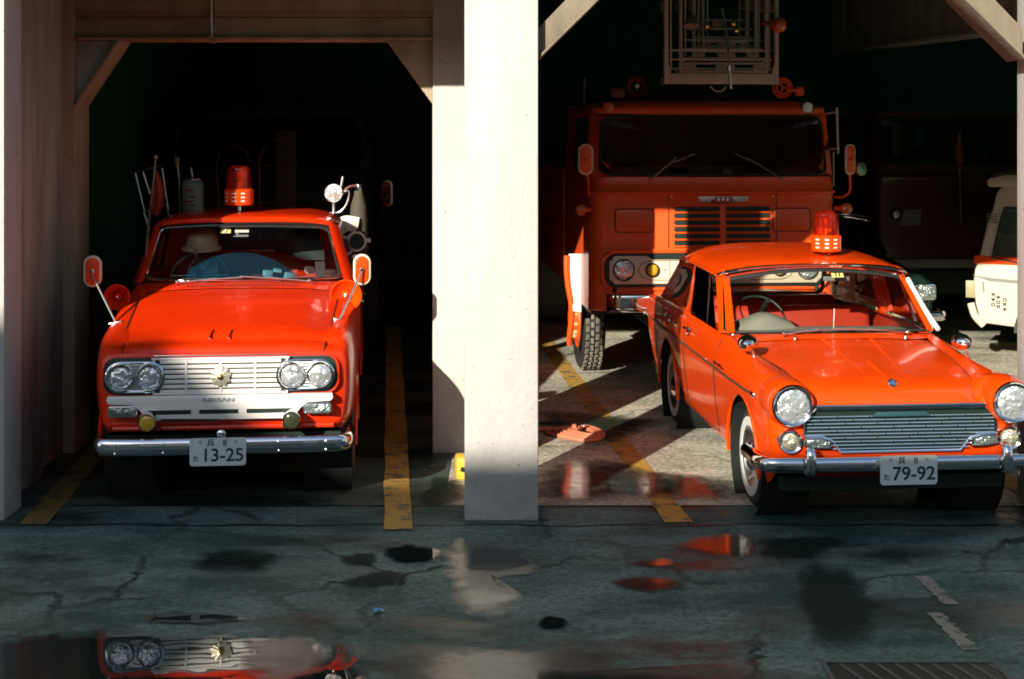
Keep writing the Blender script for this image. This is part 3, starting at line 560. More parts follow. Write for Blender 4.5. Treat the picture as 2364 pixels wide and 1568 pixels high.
# ------------------------------------------------------------------ sedan shell (shared by the red sedan and the dark one)
WELL=pmat('wheel_well',(.003,.006,.0045),.9)
S_ARCH=((.76,.30,.385,.45),(3.17,.30,.375,.45))
def sedan_shell(root,mat,name='body',lift=0):
    def lv(zf,yf,zs,xs,yc=None):
        # zf height at the nose, yf how far back; zs/xs heights and half widths at side stations
        ys=[.34,.75,1.2,1.6,2.2,3.0,3.6,4.1,4.36]
        row=[(0,yf[0],zf[0]),(.28,yf[0]+.004,zf[0]),(.48,yf[1],zf[1]),(.62,yf[2],zf[2]),(xs[0]*.955,yf[2]+.055,zf[3])]
        row+=[(xs[i],ys[i],zs[i]) for i in range(9)]
        return row
    rows=[
     lv((.37,.37,.37,.34),(.17,.18,.20),[.25]*3+[.24]*4+[.27,.32],[.70,.70,.70,.70,.70,.70,.70,.66,.55]),
     lv((.42,.42,.42,.41),(.15,.16,.17),[.38]*9,[.735,.74,.74,.74,.74,.74,.735,.70,.60]),
     lv((.52,.52,.54,.54),(.15,.155,.15),[.54]*9,[.755,.762,.765,.765,.765,.765,.76,.735,.66]),
     lv((.64,.64,.66,.66),(.14,.15,.14),[.66,.66,.66,.66,.66,.66,.66,.66,.66],[.765,.775,.778,.778,.778,.775,.77,.75,.69]),
     lv((.70,.70,.745,.75),(.14,.15,.145),[.735,.735,.735,.735,.735,.735,.735,.735,.72],[.765,.778,.782,.782,.782,.778,.77,.755,.70]),
     lv((.725,.73,.815,.81),(.15,.17,.17),[.80,.815,.82,.83,.835,.84,.84,.83,.80],[.74,.757,.765,.768,.768,.765,.76,.745,.70]),
     lv((.73,.74,.855,.845),(.16,.19,.22),[.845,.865,.885,.905,.925,.925,.92,.90,.87],[.70,.72,.735,.742,.745,.742,.74,.735,.70]),
     [(0,.17,.735),(.28,.19,.745),(.46,.22,.765),(.58,.28,.862),(.635,.33,.868),(.65,.38,.872),(.665,.75,.89),(.69,1.2,.925),(.70,1.6,.955),(.70,2.2,.962),(.70,3.0,.955),(.70,3.6,.94),(.70,4.1,.90),(.66,4.36,.87)],
     [(0,.19,.737),(.28,.22,.75),(.44,.26,.775),(.52,.32,.825),(.53,.38,.838),(.54,.45,.845),(.58,.75,.872),(.62,1.2,.91),(.655,1.6,.955),(.655,2.2,.96),(.655,3.0,.952),(.62,3.6,.935),(.58,4.1,.90),(.55,4.34,.87)],
    ]
    mb=MB(); mb.net(rows,mat,5,5,True,arches=S_ARCH)
    b=mb.build(name,root)
    # arch lips and liners
    for cy,cz,ra,_ in S_ARCH:
        for s in (-1,1):
            m=MB(); m.tube([(s*(.768 if 0<a<pi else .76)-s*.004*abs(math.cos(a)),cy+math.cos(a)*ra,cz+math.sin(a)*ra) for a in [-.12+i*(pi+.24)/22 for i in range(23)]],.013,mat,6)
            m.build('wheel_arch',root)
            m=MB(); m.lathe([(ra+.005,0),(ra+.005,.30),(.01,.30)],WELL,(s*.745,cy,cz),(-s,0,0),24); m.build('arch_liner',root)
    m=MB(); m.span((-.66,.22,.22),(.66,4.25,.30),BLACK); m.build('underbody',root)
    hood=[[(0,.135,.728),(.10,.135,.728),(.25,.14,.727),(.42,.145,.724),(.505,.16,.72)],
          [(0,.15,.765),(.06,.152,.764),(.25,.16,.758),(.42,.17,.75),(.51,.20,.742)],
          [(0,.20,.808),(.065,.20,.806),(.25,.205,.80),(.42,.215,.79),(.52,.26,.782)],
          [(0,.30,.843),(.08,.30,.840),(.25,.305,.835),(.43,.315,.828),(.53,.34,.82)],
          [(0,.50,.872),(.10,.50,.869),(.26,.50,.862),(.45,.50,.856),(.545,.50,.848)],
          [(0,.90,.912),(.15,.90,.908),(.32,.90,.90),(.50,.90,.893),(.60,.90,.884)],
          [(0,1.22,.945),(.20,1.24,.94),(.38,1.26,.932),(.54,1.28,.922),(.635,1.32,.912)]]
    m=MB(); m.net(hood,mat,5,5); hd=m.build('hood',root)
    m=MB(); m.net([[(0,1.215,.948),(.3,1.24,.942),(.55,1.30,.925),(.66,1.38,.92)],[(0,1.30,.968),(.3,1.33,.962),(.55,1.40,.95),(.68,1.50,.958)],[(0,1.42,.972),(.3,1.43,.97),(.55,1.5,.955),(.68,1.56,.955)]],mat,4,3); m.build('cowl',root)
    m=MB(); m.net([[(0,3.55,.965),(.3,3.56,.96),(.60,3.6,.945)],[(0,3.9,.955),(.3,3.9,.95),(.60,3.9,.93)],[(0,4.2,.93),(.3,4.2,.925),(.58,4.2,.90)],[(0,4.4,.85),(.3,4.4,.85),(.58,4.36,.84)],[(0,4.42,.5),(.3,4.42,.5),(.62,4.38,.5)],[(0,4.38,.3),(.3,4.38,.3),(.60,4.33,.3)]],mat,4,4); m.build('boot_lid',root)
    # roof
    roof=[[(0,1.70,1.372),(.30,1.715,1.366),(.52,1.75,1.340),(.62,1.79,1.312),(.665,1.83,1.292)],
          [(0,1.80,1.400),(.30,1.81,1.394),(.52,1.84,1.368),(.63,1.88,1.335),(.682,1.91,1.302)],
          [(0,2.10,1.432),(.30,2.10,1.426),(.52,2.12,1.396),(.64,2.14,1.352),(.688,2.15,1.31)],
          [(0,2.60,1.445),(.30,2.60,1.438),(.52,2.60,1.405),(.64,2.60,1.355),(.69,2.60,1.312)],
          [(0,3.00,1.43),(.30,3.00,1.424),(.52,3.0,1.388),(.63,3.0,1.34),(.68,3.0,1.30)],
          [(0,3.22,1.385),(.30,3.21,1.378),(.52,3.18,1.345),(.62,3.15,1.305),(.66,3.12,1.27)],
          [(0,3.28,1.35),(.30,3.27,1.345),(.50,3.23,1.32),(.59,3.2,1.28),(.64,3.18,1.25)]]
    m=MB(); m.net(roof,mat,5,5); rf=m.build('roof',root)
    # pillars
    for s in (-1,1):
        m=MB()
        m.prism([(0,0),(1,0),(1,1),(0,1)],0,1,mat) if False else None
        A=[(s*.74,1.50,.955),(s*.70,1.40,.965),(s*.655,1.395,.97),(s*.70,1.56,.955)]
        Bq=[(s*.668,1.90,1.30),(s*.64,1.80,1.305),(s*.60,1.79,1.30),(s*.635,1.92,1.29)]
        m.loops(A,Bq,mat,False); m.build('windscreen_pillar',root)
        m=MB(); m.loops([(s*.745,2.42,.955),(s*.745,2.50,.955),(s*.70,2.50,.955),(s*.70,2.42,.955)],[(s*.682,2.50,1.31),(s*.682,2.56,1.31),(s*.64,2.56,1.31),(s*.64,2.50,1.31)],mat,False); m.build('door_pillar',root)
        q=quadmap((s*.742,3.16,.95),(s*.735,3.62,.945),(s*.655,3.20,1.28),(s*.675,2.97,1.30)); m=MB()
        m.net([[q(0,0),q(.5,0),q(1,0)],[q(0,.5),q(.5,.5),q(1,.5)],[q(0,1),q(.5,1),q(1,1)]],mat,3,3,False); m.build('rear_pillar',root)
        # side windows frames + panes
        for nm,Q in (('front_window',((s*.744,1.56,.965),(s*.744,2.42,.962),(s*.684,2.50,1.298),(s*.676,1.99,1.292))),('rear_window',((s*.744,2.51,.962),(s*.742,3.18,.955),(s*.676,2.98,1.29),(s*.684,2.57,1.298)))):
            f=quadmap(*Q); lp=rr(.0,1,0,1,.06,3,4); li=rr(.045,.955,.07,.93,.05,3,4)
            m=MB(); m.loops([f(*p) for p in lp],[f(*p) for p in li],CHROME); w=m.build(nm,root)
            m=MB(); fill(m,li,f,GLASS); m.build('pane',w)
        m=MB(); m.tube([(s*.675,1.84,1.302),(s*.692,1.95,1.314),(s*.70,2.2,1.322),(s*.702,2.6,1.322),(s*.69,3.0,1.312),(s*.665,3.16,1.265)],.010,mat,6,sub=4); m.build('drip_rail',root)
        # inner vent window post
        m=MB(); m.tube([(s*.74,1.85,.96),(s*.68,2.04,1.29)],.010,CHROME); m.build('vent_post',root)
    return b,hd,rf
def sedan_screen(root,seal=RUBBER):
    def f(u,v): # u -1..1 , v 0..1
        hw=.715*(1-v)+.635*v
        return Vector((u*hw, (1.335+.10*u*u)*(1-v)+(1.725+.085*u*u)*v, (.975-.012*u*u)*(1-v)+(1.372-.072*u*u)*v-.012))
    lo=rr(-1,1,0,1,.09,5,8); li=rr(-.965,.965,.05,.94,.08,5,8); lc=rr(-1.01,1.01,-.012,1.02,.09,5,8)
    m=MB(); m.loops([f(*p) for p in lo],[f(*p)-Vector((0,.006,.0)) for p in li],seal); w=m.build('windscreen',root)
    m=MB(); fill(m,li,f,GLASS,5); m.build('pane',w)
    m=MB(); m.tube([f(*p)+Vector((0,-.012,.004)) for p in rr(-1.0,1.0,-.005,1.01,.09,5,8)],.0095,CHROME,6,closed=True); m.build('chrome_trim',w)
    m=MB(); m.tube([(-.672,1.85,1.302),(-.625,1.775,1.330),(-.5,1.735,1.357),(-.25,1.695,1.378),(0,1.685,1.383),(.25,1.695,1.378),(.5,1.735,1.357),(.625,1.775,1.330),(.672,1.85,1.302)],.0125,CHROME,8,sub=4); m.build('roof_trim',root)
    # rear screen
    g=lambda u,v: Vector((u*(.60*(1-v)+.56*v),(3.60+.0*u*u-.05*u*u)*(1-v)+(3.27-.04*u*u)*v,.955*(1-v)+(1.345-.03*u*u)*v))
    m=MB(); m.loops([g(*p) for p in rr(-1,1,0,1,.1,5,6)],[g(*p) for p in rr(-.95,.95,.07,.93,.1,5,6)],CHROME); w=m.build('rear_screen',root)
    m=MB(); fill(m,rr(-.95,.95,.07,.93,.1,5,6),g,GLASS); m.build('pane',w)
sed=thing('sedan',(2.245,8.09,0),4.7,'bright orange red sedan with a chrome grille and plate 79-92','car','red fire service vehicles')
sedan_shell(sed,REDO); sedan_screen(sed)
for x in (-.71,.71):
    s=-1 if x<0 else 1
    wheel(sed,x-s*.07,.76,.30,.30,.155,s,.19,(.185,.243),rimmat=SATIN)
    wheel(sed,x-s*.07,3.17,.30,.30,.155,s,.19,(.185,.243) ,rimmat=SATIN)
HX=.65
for s in (-1,1):
    x=s*HX+.012
    m=MB(); m.lathe([(.122,.075),(.129,.06),(.134,.02),(.142,-.06),(.13,-.20),(.10,-.30)],REDO,(x,.155,.742),n=40); m.build('headlight_pod',sed)
    headlight(sed,x,.080,.742,.119,.094)
    headlight(sed,x,.135,.527,.070,.050,FLENS,name='fog_lamp',depth=.06)
    # signal light wedges under the grille steps
    m=MB(); m.prism([(s*.415+.008,.488),(s*.415+.008,.535),(s*.475+.008,.555),(s*.565+.008,.552),(s*.578+.008,.505),(s*.50+.008,.490)][::s],.095,.16,CHROME,.004); t=m.build('turn_signal',sed)
    m=MB(); m.prism([(s*.425+.008,.495),(s*.43+.008,.53),(s*.48+.008,.545),(s*.56+.008,.543),(s*.568+.008,.508),(s*.50+.008,.497)][::s],.088,.096,TURN,.001); m.build('lens',t)
GRCH=pmat('bright_chrome',(.62,.76,.80),.18,.9,0,.1,30)
gx=.008; GT=[(-.497,.719),(.497,.719),(.565,.64),(.572,.563),(.455,.553),(.405,.53),(.355,.466),(-.355,.466),(-.405,.53),(-.455,.553),(-.572,.563),(-.565,.64)]
m=MB(); m.prism([(x+gx,z) for x,z in GT],.128,.15,BLACK); g=m.build('grille',sed)
m=MB(); m.tube([(x+gx,.118,z) for x,z in GT],.0095,CHROME,8,closed=True)
m.prism([(-.505+gx,.735),(-.49+gx,.738),(.49+gx,.738),(.505+gx,.735),(.498+gx,.706),(-.498+gx,.706)],.100,.135,CHROME,.006); m.build('frame',g)
m=MB()
for i in range(10):
    z=.669-.0205*i
    t=lambda z:(.555+.01 if z>.56 else .40+(z-.466)/(.53-.466)*.05 if z<.53 else .47)
    hw=t(z)-.012; m.tube([(gx-hw,.112,z),(gx+hw,.112,z)],.0045,GRCH,8)
for i in range(10):
    z=.669-.0205*i-.010
    hw=(.55 if z>.56 else .38)
    for j in range(-5,6):
        x=j*.19+(.0,.095,.047,.142)[i%4]
        if abs(x)<hw and z>.475: m.box((x+gx,.110,z+.010),(.011,.012,.008),CHROME,.002)
m.build('bar',g)
m=MB(); m.prism([(-.175+gx,.668),(-.145+gx,.694),(.145+gx,.694),(.175+gx,.668)],.098,.112,pmat('blue_badge',(.03,.09,.10),.35,.3),.003); m.build('name_plate',g)
m=MB(); m.lathe([(.027,0),(.027,.010),(.020,.016),(.0001,.017)],CHROME,(-.002,.232,.832),(0,-.8,.6),24); e=m.build('emblem',sed)
m=MB(); m.prism([(-.012,-.010),(.008,-.010),(.002,.012)],-.002,.002,pmat('blue_enamel',(.05,.12,.3),.3),0,M=Matrix.Translation((-.002,.217,.842))@Matrix.Rotation(R(-36),4,'X')); m.build('mark',e)
# hood ridges
def ridge(p0,p1,w=.009,mat=REDO,name='hood_ridge',n=14):
    m=MB(); hz=lambda y:.728 if y<.135 else None
    a=Vector(p0);b=Vector(p1); pts=[]
    prof=[(.15,.765),(.20,.808),(.30,.843),(.50,.872),(.90,.912),(1.22,.945),(1.30,.955)]
    def h(y,x):
        for i in range(len(prof)-1):
            if prof[i][0]<=y<=prof[i+1][0]:
                t=(y-prof[i][0])/(prof[i+1][0]-prof[i][0]); return prof[i][1]*(1-t)+prof[i+1][1]*t-.016*abs(x)/.5*1.2
        return prof[-1][1]
    for i in range(n+1):
        t=i/n; x=a.x+(b.x-a.x)*t; y=a.y+(b.y-a.y)*t; pts.append((x,y,h(y,x)+.001))
    m.tube(pts,w,mat,6,rr=[w*(1-.75*i/n)+.001 for i in range(n+1)]); m.build(name,sed)
ridge((.0,.66),(.0,.27),.009)
ridge((-.11,1.24),(-.10,.33),.008); ridge((.22,1.26),(.12,.33),.010)
m=MB()
for s in (-1,1):
    m.tube([(s*.505,.165,.722),(s*.515,.21,.760),(s*.525,.27,.806),(s*.536,.36,.830),(s*.552,.55,.857),(s*.603,.90,.886),(s*.640,1.30,.915)],.0028,BLACK,5,sub=4)
m.build('hood_gap',sed)
# belt trim, door lines, handles, script
for s in (-1,1):
    m=MB(); xs=s*.785
    m.tube([(s*.772,.42,.738),(xs,.75,.737),(s*.788,1.6,.737),(s*.787,2.6,.737),(s*.783,3.4,.737),(s*.762,4.2,.735)],.0085,pmat('dark_strip',(.10,.075,.05),.3,.4) if s<0 else SATIN,6,sub=3); tr=m.build('belt_trim',sed)
    m=MB(); m.tube([(xs,.40,.752),(xs,.46,.752)],.009,CHROME,6); m.tube([(s*.778,.38,.740),(xs,.44,.74)],.012,CHROME,6)
    for yy in (1.72,2.5,4.1): m.box((s*.787,yy,.737),(.012,.03,.022),CHROME,.003)
    m.build('trim_clip',tr)
    m=MB()
    m.tube([(s*.742,1.42,.93),(s*.772,1.44,.80),(s*.786,1.46,.72),(s*.780,1.46,.60),(s*.768,1.46,.45),(s*.742,1.46,.30)],.0028,BLACK,5,sub=3)
    m.tube([(s*.748,2.47,.94),(s*.77,2.47,.83),(s*.786,2.47,.72),(s*.778,2.47,.6),(s*.766,2.47,.45),(s*.742,2.47,.30)],.0028,BLACK,5,sub=3)
    m.tube([(s*.742,1.46,.30),(s*.745,2.0,.285),(s*.744,2.80,.29)],.0025,BLACK,5)
    m.build('door_gap',sed)
    for yy in (2.32,3.02):
        m=MB(); m.tube([(s*.775,yy-.07,.873),(s*.80,yy-.06,.875),(s*.803,yy+.05,.875),(s*.778,yy+.07,.873)],.009,CHROME,6,sub=3); m.lathe([(.014,0),(.012,.012)],CHROME,(s*.78,yy-.02,.832),(s,0,0),12); m.build('door_handle',sed)
m=MB()
pts=[(-.789,1.28+.022*i,.775+.012*math.sin(i*2.4)-.0005*i) for i in range(-2,9)]
m.tube(pts,.0032,CHROME,5,sub=3); m.box((-.788,1.20,.768),(.004,.07,.014),CHROME); m.build('side_script',sed)
m=MB(); m.tube([(.735,1.405,.972),(.700,1.56,1.09),(.655,1.76,1.275)],.017,WHITE,8,sub=3); m.build('pillar_trim_glare',sed)  # bright trim on the right pillar only, its glare painted in as white
# fender mirrors
for s,bx,by in ((-1,-.655,.86),(1,.70,.80)):
    m=MB(); m.lathe([(.018,0),(.012,.008),(.006,.015)],CHROME,(bx,by,.868),(0,0,1),14); m.tube([(bx,by,.875),(bx-s*.0-.035,by-.01,.965)],.007,CHROME)
    o=m.build('fender_mirror',sed)
    m=MB(); M=Matrix.Translation((bx-.055,by-.02,.985))@Matrix.Rotation(R(18*s),4,'Z')
    m.lathe([(.050,-.035),(.056,-.02),(.052,.012),(.038,.045),(.018,.066),(.0001,.072)],CHROME,(0,0,0),n=26,M=M@Matrix.Diagonal((1.15,1,.95,1))); m.build('mirror_shell',o)
wiper(sed,(-.36,1.27,.972),(-.12,1.285,1.005),(.10,1.29,1.008)); wiper(sed,(.50,1.33,.965),(.20,1.29,1.002),(-.02,1.285,1.008))
for x in (-.30,.44): m=MB(); m.lathe([(.014,0),(.011,.02),(.0001,.026)],CHROME,(x,1.22,.945),(0,-.3,1),10); m.build('washer_nozzle',sed)
# bumper, overriders
def bumper(root,xs,z0,z1,y0,yend,x0=0,mat=CHROME,dip=0):
    prof=[(.020,z0),(.004,z0+.006),(-.010,z0+(z1-z0)*.3),(-.014,z0+(z1-z0)*.6),(-.006,z1-.012),(.006,z1),(.03,z1-.002)]
    path=[(-xs-.005,yend),(-xs,yend-.10),(-xs*.985,y0+.085),(-xs*.94,y0+.03),(-xs*.80,y0+.008),(-xs*.4,y0),(0,y0),(xs*.4,y0),(xs*.80,y0+.008),(xs*.94,y0+.03),(xs*.985,y0+.085),(xs,yend-.10),(xs+.005,yend)]
    P=smooth_pts([(x,y,0) for x,y in path],4); rows=[]
    for i,p in enumerate(P):
        t=(P[min(i+1,len(P)-1)]-P[max(i-1,0)]).normalized(); nrm=Vector((t.y,-t.x,0))
        rows.append([(p.x-nrm.x*d+x0,p.y-nrm.y*d,z) for d,z in prof])
    mb=MB(); mb.net(rows,mat,2,1,False); return mb.build('bumper',root)
bp=bumper(sed,.86,.372,.458,0,.42,.02)
for s in (-1,1):
    m=MB(); x=s*.572+.008; rowz=[(.355,.0,.022),(.37,-.03,.030),(.42,-.045,.033),(.48,-.045,.030),(.52,-.03,.024),(.532,.0,.014)]
    m.net([[(x+w*math.cos(a)*1.0,y+.02-w*1.0*math.sin(a)-.0,z) for a in [0,.5,1.0,pi/2,pi-1.0,pi-.5,pi]] for z,y,w in rowz],CHROME,3,4,False); m.build('overrider',bp)
m=MB(); m.span((-.62,.03,.395),(.64,.12,.425),SATIN,.004); m.span((-.76,.16,.345),(.78,.2,.36),SATIN); m.build('bumper_bracket',bp)
plate(sed,-.005,-.05,.394,'79-92')
beacon(sed,.150,2.0,1.424,1.10,.025)
# interior
m=MB(); m.net([[(0,1.36,.955),(.35,1.39,.95),(.66,1.48,.945)],[(0,1.50,.975),(.35,1.52,.972),(.66,1.58,.965)],[(0,1.66,.955),(.35,1.67,.95),(.68,1.70,.94)],[(0,1.68,.80),(.35,1.69,.80),(.68,1.72,.80)]],DASH,3,3)
m.net([[(-.60,1.52,.965),(-.42,1.50,.968),(-.20,1.52,.968)],[(-.58,1.56,1.0),(-.40,1.55,1.055),(-.22,1.56,1.0)],[(-.58,1.68,1.0),(-.40,1.68,1.06),(-.22,1.68,1.0)],[(-.58,1.70,.93),(-.40,1.70,.93),(-.22,1.70,.93)]],DASH,4,4,False)
m.build('dashboard',sed)
steering(sed,(-.38,1.84,.985),.19,mat=BLACK)
bench(sed,-.64,.64,2.25,.62,hb=.36); bench(sed,-.64,.64,3.05,.62,hb=.34)
m=MB(); m.span((-.68,1.6,.30),(.68,3.5,.36),BLACK); m.net([[(0,3.3,.95),(.62,3.3,.94)],[(0,3.6,.955),(.6,3.6,.945)]],SEAT,3,2); m.build('cabin_floor',sed)
for s in (-1,1):
    m=MB(); m.span((s*.70,1.6,.40),(s*.715,3.3,.955),SEAT,.004); m.build('door_trim',sed)
m=MB(); m.box((.16,1.80,1.285),(.19,.02,.055),GREYP,.012); m.tube([(.14,1.80,1.3),(.12,1.76,1.36)],.006,SATIN); m.build('rear_view_mirror',sed)
m=MB(); m.box((.14,1.718,1.318),(.085,.002,.062),PAPER,0,rot=(R(-40),0,0)); st=m.build('windscreen_sticker',sed)
m=MB(); 
for dx in (-.012,.012): m.box((.14+dx,1.712,1.315),(.008,.002,.038),GOLD,0,rot=(R(-40),0,0))
m.build('lettering',st)
m=MB(); m.box((-.665,1.72,1.02),(.03,.02,.10),PAPERW,.004); m.tube([(-.66,1.72,.96),(-.64,1.8,1.25)],.008,GREYP); m.build('radio_handset',sed)
m=MB(); m.tube([(.02,1.42,.975),(.02,1.40,1.12)],.003,PAPERW,5); m.build('antenna',sed)
# ------------------------------------------------------------------ pickup fire truck (left)
tk=thing('fire_pickup',(-1.735,8.50,0),5.4,'red four headlamp fire pickup with white slatted grille and plate 13-25','truck','red fire service vehicles')
T_ARCH=((.80,.33,.40,.5),(3.3,.33,.40,.5))
def trow(front,side):
    return front+side
ys=[.24,.6,1.0,1.35,1.9,2.8,3.6,4.4]
def sd(xs,zs): return [(xs[i],ys[i],zs[i]) for i in range(8)]
rows=[
 [(0,.15,.495),(.35,.15,.495),(.58,.155,.495),(.67,.175,.49)]+sd([.70,.72,.72,.72,.72,.72,.72,.72],[.47,.45,.42,.40,.40,.42,.45,.45]),
 [(0,.12,.53),(.35,.12,.53),(.60,.125,.53),(.70,.15,.53)]+sd([.745,.76,.765,.765,.77,.77,.77,.77],[.53]*8),
 [(0,.12,.62),(.35,.12,.62),(.61,.12,.62),(.715,.145,.62)]+sd([.765,.785,.79,.79,.79,.79,.79,.79],[.62]*8),
 [(0,.11,.80),(.35,.11,.80),(.62,.11,.80),(.73,.135,.80)]+sd([.775,.795,.80,.805,.805,.805,.80,.80],[.80]*8),
 [(0,.10,.93),(.35,.10,.93),(.61,.10,.93),(.72,.125,.925)]+sd([.768,.79,.80,.805,.805,.80,.80,.80],[.93,.95,.97,.98,.98,.98,.98,.98]),
 [(0,.10,.965),(.35,.10,.965),(.60,.105,.965),(.705,.135,.96)]+sd([.75,.775,.785,.795,.80,.80,.80,.80],[.99,1.05,1.09,1.13,1.14,1.14,1.14,1.14]),
 [(0,.125,.985),(.35,.125,.985),(.60,.13,.985),(.685,.17,.99)]+sd([.715,.735,.745,.755,.775,.78,.79,.79],[1.03,1.095,1.15,1.20,1.22,1.22,1.2,1.2]),
 [(0,.14,.99),(.34,.145,.99),(.575,.16,.99),(.635,.20,1.0)]+sd([.65,.66,.675,.70,.72,.73,.75,.75],[1.035,1.10,1.165,1.235,1.24,1.24,1.2,1.2]),
 [(0,.16,.985),(.33,.17,.985),(.54,.19,.985),(.58,.22,.99)]+sd([.59,.60,.62,.65,.67,.68,.70,.70],[1.02,1.085,1.15,1.235,1.24,1.24,1.15,1.15])]
mb=MB(); mb.net(rows,RED,5,5,True,arches=T_ARCH); mb.build('body',tk)
for cy,cz,ra,_ in T_ARCH:
    for s in (-1,1):
        m=MB(); m.tube([(s*.79,cy+math.cos(a)*ra,cz+math.sin(a)*ra) for a in [i*pi/20 for i in range(21)]],.014,RED,6); m.build('wheel_arch',tk)
        m=MB(); m.lathe([(ra+.005,0),(ra+.005,.30),(.01,.30)],WELL,(s*.765,cy,cz),(-s,0,0),24); m.build('arch_liner',tk)
m=MB(); m.span((-.70,.2,.38),(.70,4.3,.46),BLACK); m.build('underbody',tk)
hood=[[(0,.095,.968),(.3,.096,.968),(.5,.10,.967),(.60,.11,.965)],
      [(0,.115,1.000),(.3,.118,1.0),(.5,.125,.997),(.605,.14,.992)],
      [(0,.22,1.030),(.3,.22,1.03),(.5,.225,1.025),(.61,.24,1.012)],
      [(0,.26,1.058),(.3,.262,1.057),(.5,.27,1.050),(.62,.28,1.034)],
      [(0,.55,1.125),(.3,.55,1.122),(.5,.55,1.112),(.635,.55,1.090)],
      [(0,.90,1.19),(.3,.90,1.186),(.5,.90,1.176),(.65,.90,1.150)],
      [(0,1.18,1.232),(.3,1.18,1.228),(.5,1.19,1.218),(.665,1.20,1.196)]]
m=MB(); m.net(hood,RED,5,4); m.build('hood',tk)
m=MB(); m.net([[(0,1.185,1.236),(.3,1.185,1.232),(.5,1.195,1.222),(.665,1.205,1.20)],[(0,1.27,1.252),(.35,1.28,1.25),(.6,1.32,1.24),(.73,1.38,1.235)],[(0,1.36,1.262),(.35,1.37,1.258),(.6,1.42,1.25),(.73,1.46,1.245)]],RED,4,4); cw=m.build('cowl',tk)
m=MB()
for i in range(26): m.box((-.36+i*.029,1.232,1.2485),(.017,.018,.003),BLACK)
m.build('vent_slot',cw)
m=MB(); 
for s in (-1,1): m.tube([(s*.600,.105,.968),(s*.606,.14,.998),(s*.612,.24,1.017),(s*.622,.28,1.038),(s*.637,.55,1.094),(s*.652,.9,1.154),(s*.667,1.2,1.2)],.0035,BLACK,5,sub=3)
m.build('hood_gap',tk)
for x in (-.095,.02): m=MB(); m.tube([(x,.20,1.040),(x+.012,.30,1.076)],.006,CHROME,6); m.build('washer_nozzle',tk)
# front mask
cx=-.012
m=MB(); m.prism([(x+cx,z) for x,z in rr(-.698,.698,.722,.948,.075,5,1)],.088,.11,BLACK,.004); msk=m.build('grille_surround',tk)
m=MB(); m.tube([(x+cx,.094,z) for x,z in rr(-.70,.70,.718,.952,.08,6,6)],.009,RED,6,closed=True); m.build('surround_rim',msk)
m=MB(); m.span((-.39+cx,.078,.730),(.39+cx,.086,.936),pmat('grille_dark',(.10,.075,.04),.6)); g=m.build('grille',tk)
m=MB()
for i in range(7): 
    z=.745+.0297*i; m.box((cx,.068,z),(.78-.02*abs(i-3),.022,.0205),WHITE,.003)
for x in (-.395,-.205,0.0,.205,.395): m.box((x+cx,.064,.834),(.013,.02,.20),WHITE,.003)
m.box((cx,.070,.941),(.82,.03,.012),WHITE,.003); m.box((cx,.068,.732),(.80,.026,.012),WHITE,.003)
m.box((cx,.085,.958),(.80,.02,.006),CHROME,.002)
m.build('slat',g)
m=MB(); m.lathe([(.060,0),(.058,.008),(.022,.016),(.0001,.022)],pmat('antique_silver',(.50,.46,.36),.4,.5),(cx,.052,.834),n=64,fn=lambda q:1+.10*math.cos(10*q)); e=m.build('crest',tk)
m=MB(); m.lathe([(.02,.012),(.016,.026),(.0001,.030)],GOLD,(cx,.052,.834),n=16); m.build('crest_centre',e)
for s in (-1,1):
    m=MB(); m.prism([(x+cx+s*.505,z) for x,z in rr(-.172,.172,.745,.925,.088,8,1)],.060,.10,WHITE if s>0 else SATIN,.006); pod=m.build('headlight_pod',tk)
    m=MB(); m.tube([(x+cx+s*.505,.056,z) for x,z in rr(-.170,.170,.747,.923,.086,8,4)],.007,CHROME,6,closed=True)
    for i in range(9): m.box((cx+s*.505,.057,.765+.017*i),(.05,.004,.006),SATIN)
    m.build('pod_trim',pod)
    for dx in (-.082,.084): headlight(tk,cx+s*.505+dx,.052,.835,.078,.068,depth=.03)
# white lower bar
ob_=[(-.668,.722),(.668,.722),(.672,.69),(.655,.675),(.52,.668),(.475,.635),(.455,.605),(.40,.575),(-.40,.575),(-.455,.605),(-.475,.635),(-.52,.668),(-.655,.675),(-.672,.69)]
m=MB(); m.prism([(x+cx,z) for x,z in ob_],.045,.09,WHITE,.006); wb=m.build('bumper_panel',tk)
m=MB()
for a,b in ((-.42,-.165),(-.135,.115),(.145,.41)): m.prism([(a+cx-(.02 if a<-.4 else 0)+.01,.637),(b+cx+(.02 if b>.4 else 0)-.01,.637),(b+cx-.01,.612),(a+cx+.01,.612)],.042,.05,BLACK)
m.prism([(-.36+cx,.587),(.0+cx,.580),(.0+cx,.571),(-.34+cx,.571)],.042,.05,BLACK); m.build('slot',wb)
text_mesh('NISSAN',.030,pmat('blue_grey_letters',(.30,.38,.42),.4,.3),wb,(cx-.01,.042,.694),sx=1.85,bold=.0012)
for s in (-1,1):
    m=MB(); m.prism([(x+cx+s*.578,z) for x,z in rr(-.085,.085,.597,.664,.015,4,1)],.05,.12,CHROME,.004); t=m.build('turn_signal',tk)
    m=MB(); m.prism([(x+cx+s*.578,z) for x,z in rr(-.078,.078,.603,.658,.013,4,1)],.043,.052,TURN,.003); m.build('lens',t)
    headlight(tk,cx+s*.425,-.01,.578,.056,.050,YLENS if s<0 else pmat('smoked_yellow',(.035,.04,.015),.15,0,1,.3,30),name='fog_lamp',depth=.05,label='yellow fog lamp' if s<0 else 'darker fog lamp')
    m=MB(); m.box((cx+s*.40,.04,.545),(.06,.10,.03),BLACK,.005); m.build('fog_lamp_bracket',tk)
m=MB(); m.tube([(-.66,.125,.515),(.66,.125,.515)],.016,RED,8); m.build('valance_roll',tk)
bb=bumper(tk,.765,.375,.478,-.015,.30,.005)
m=MB()
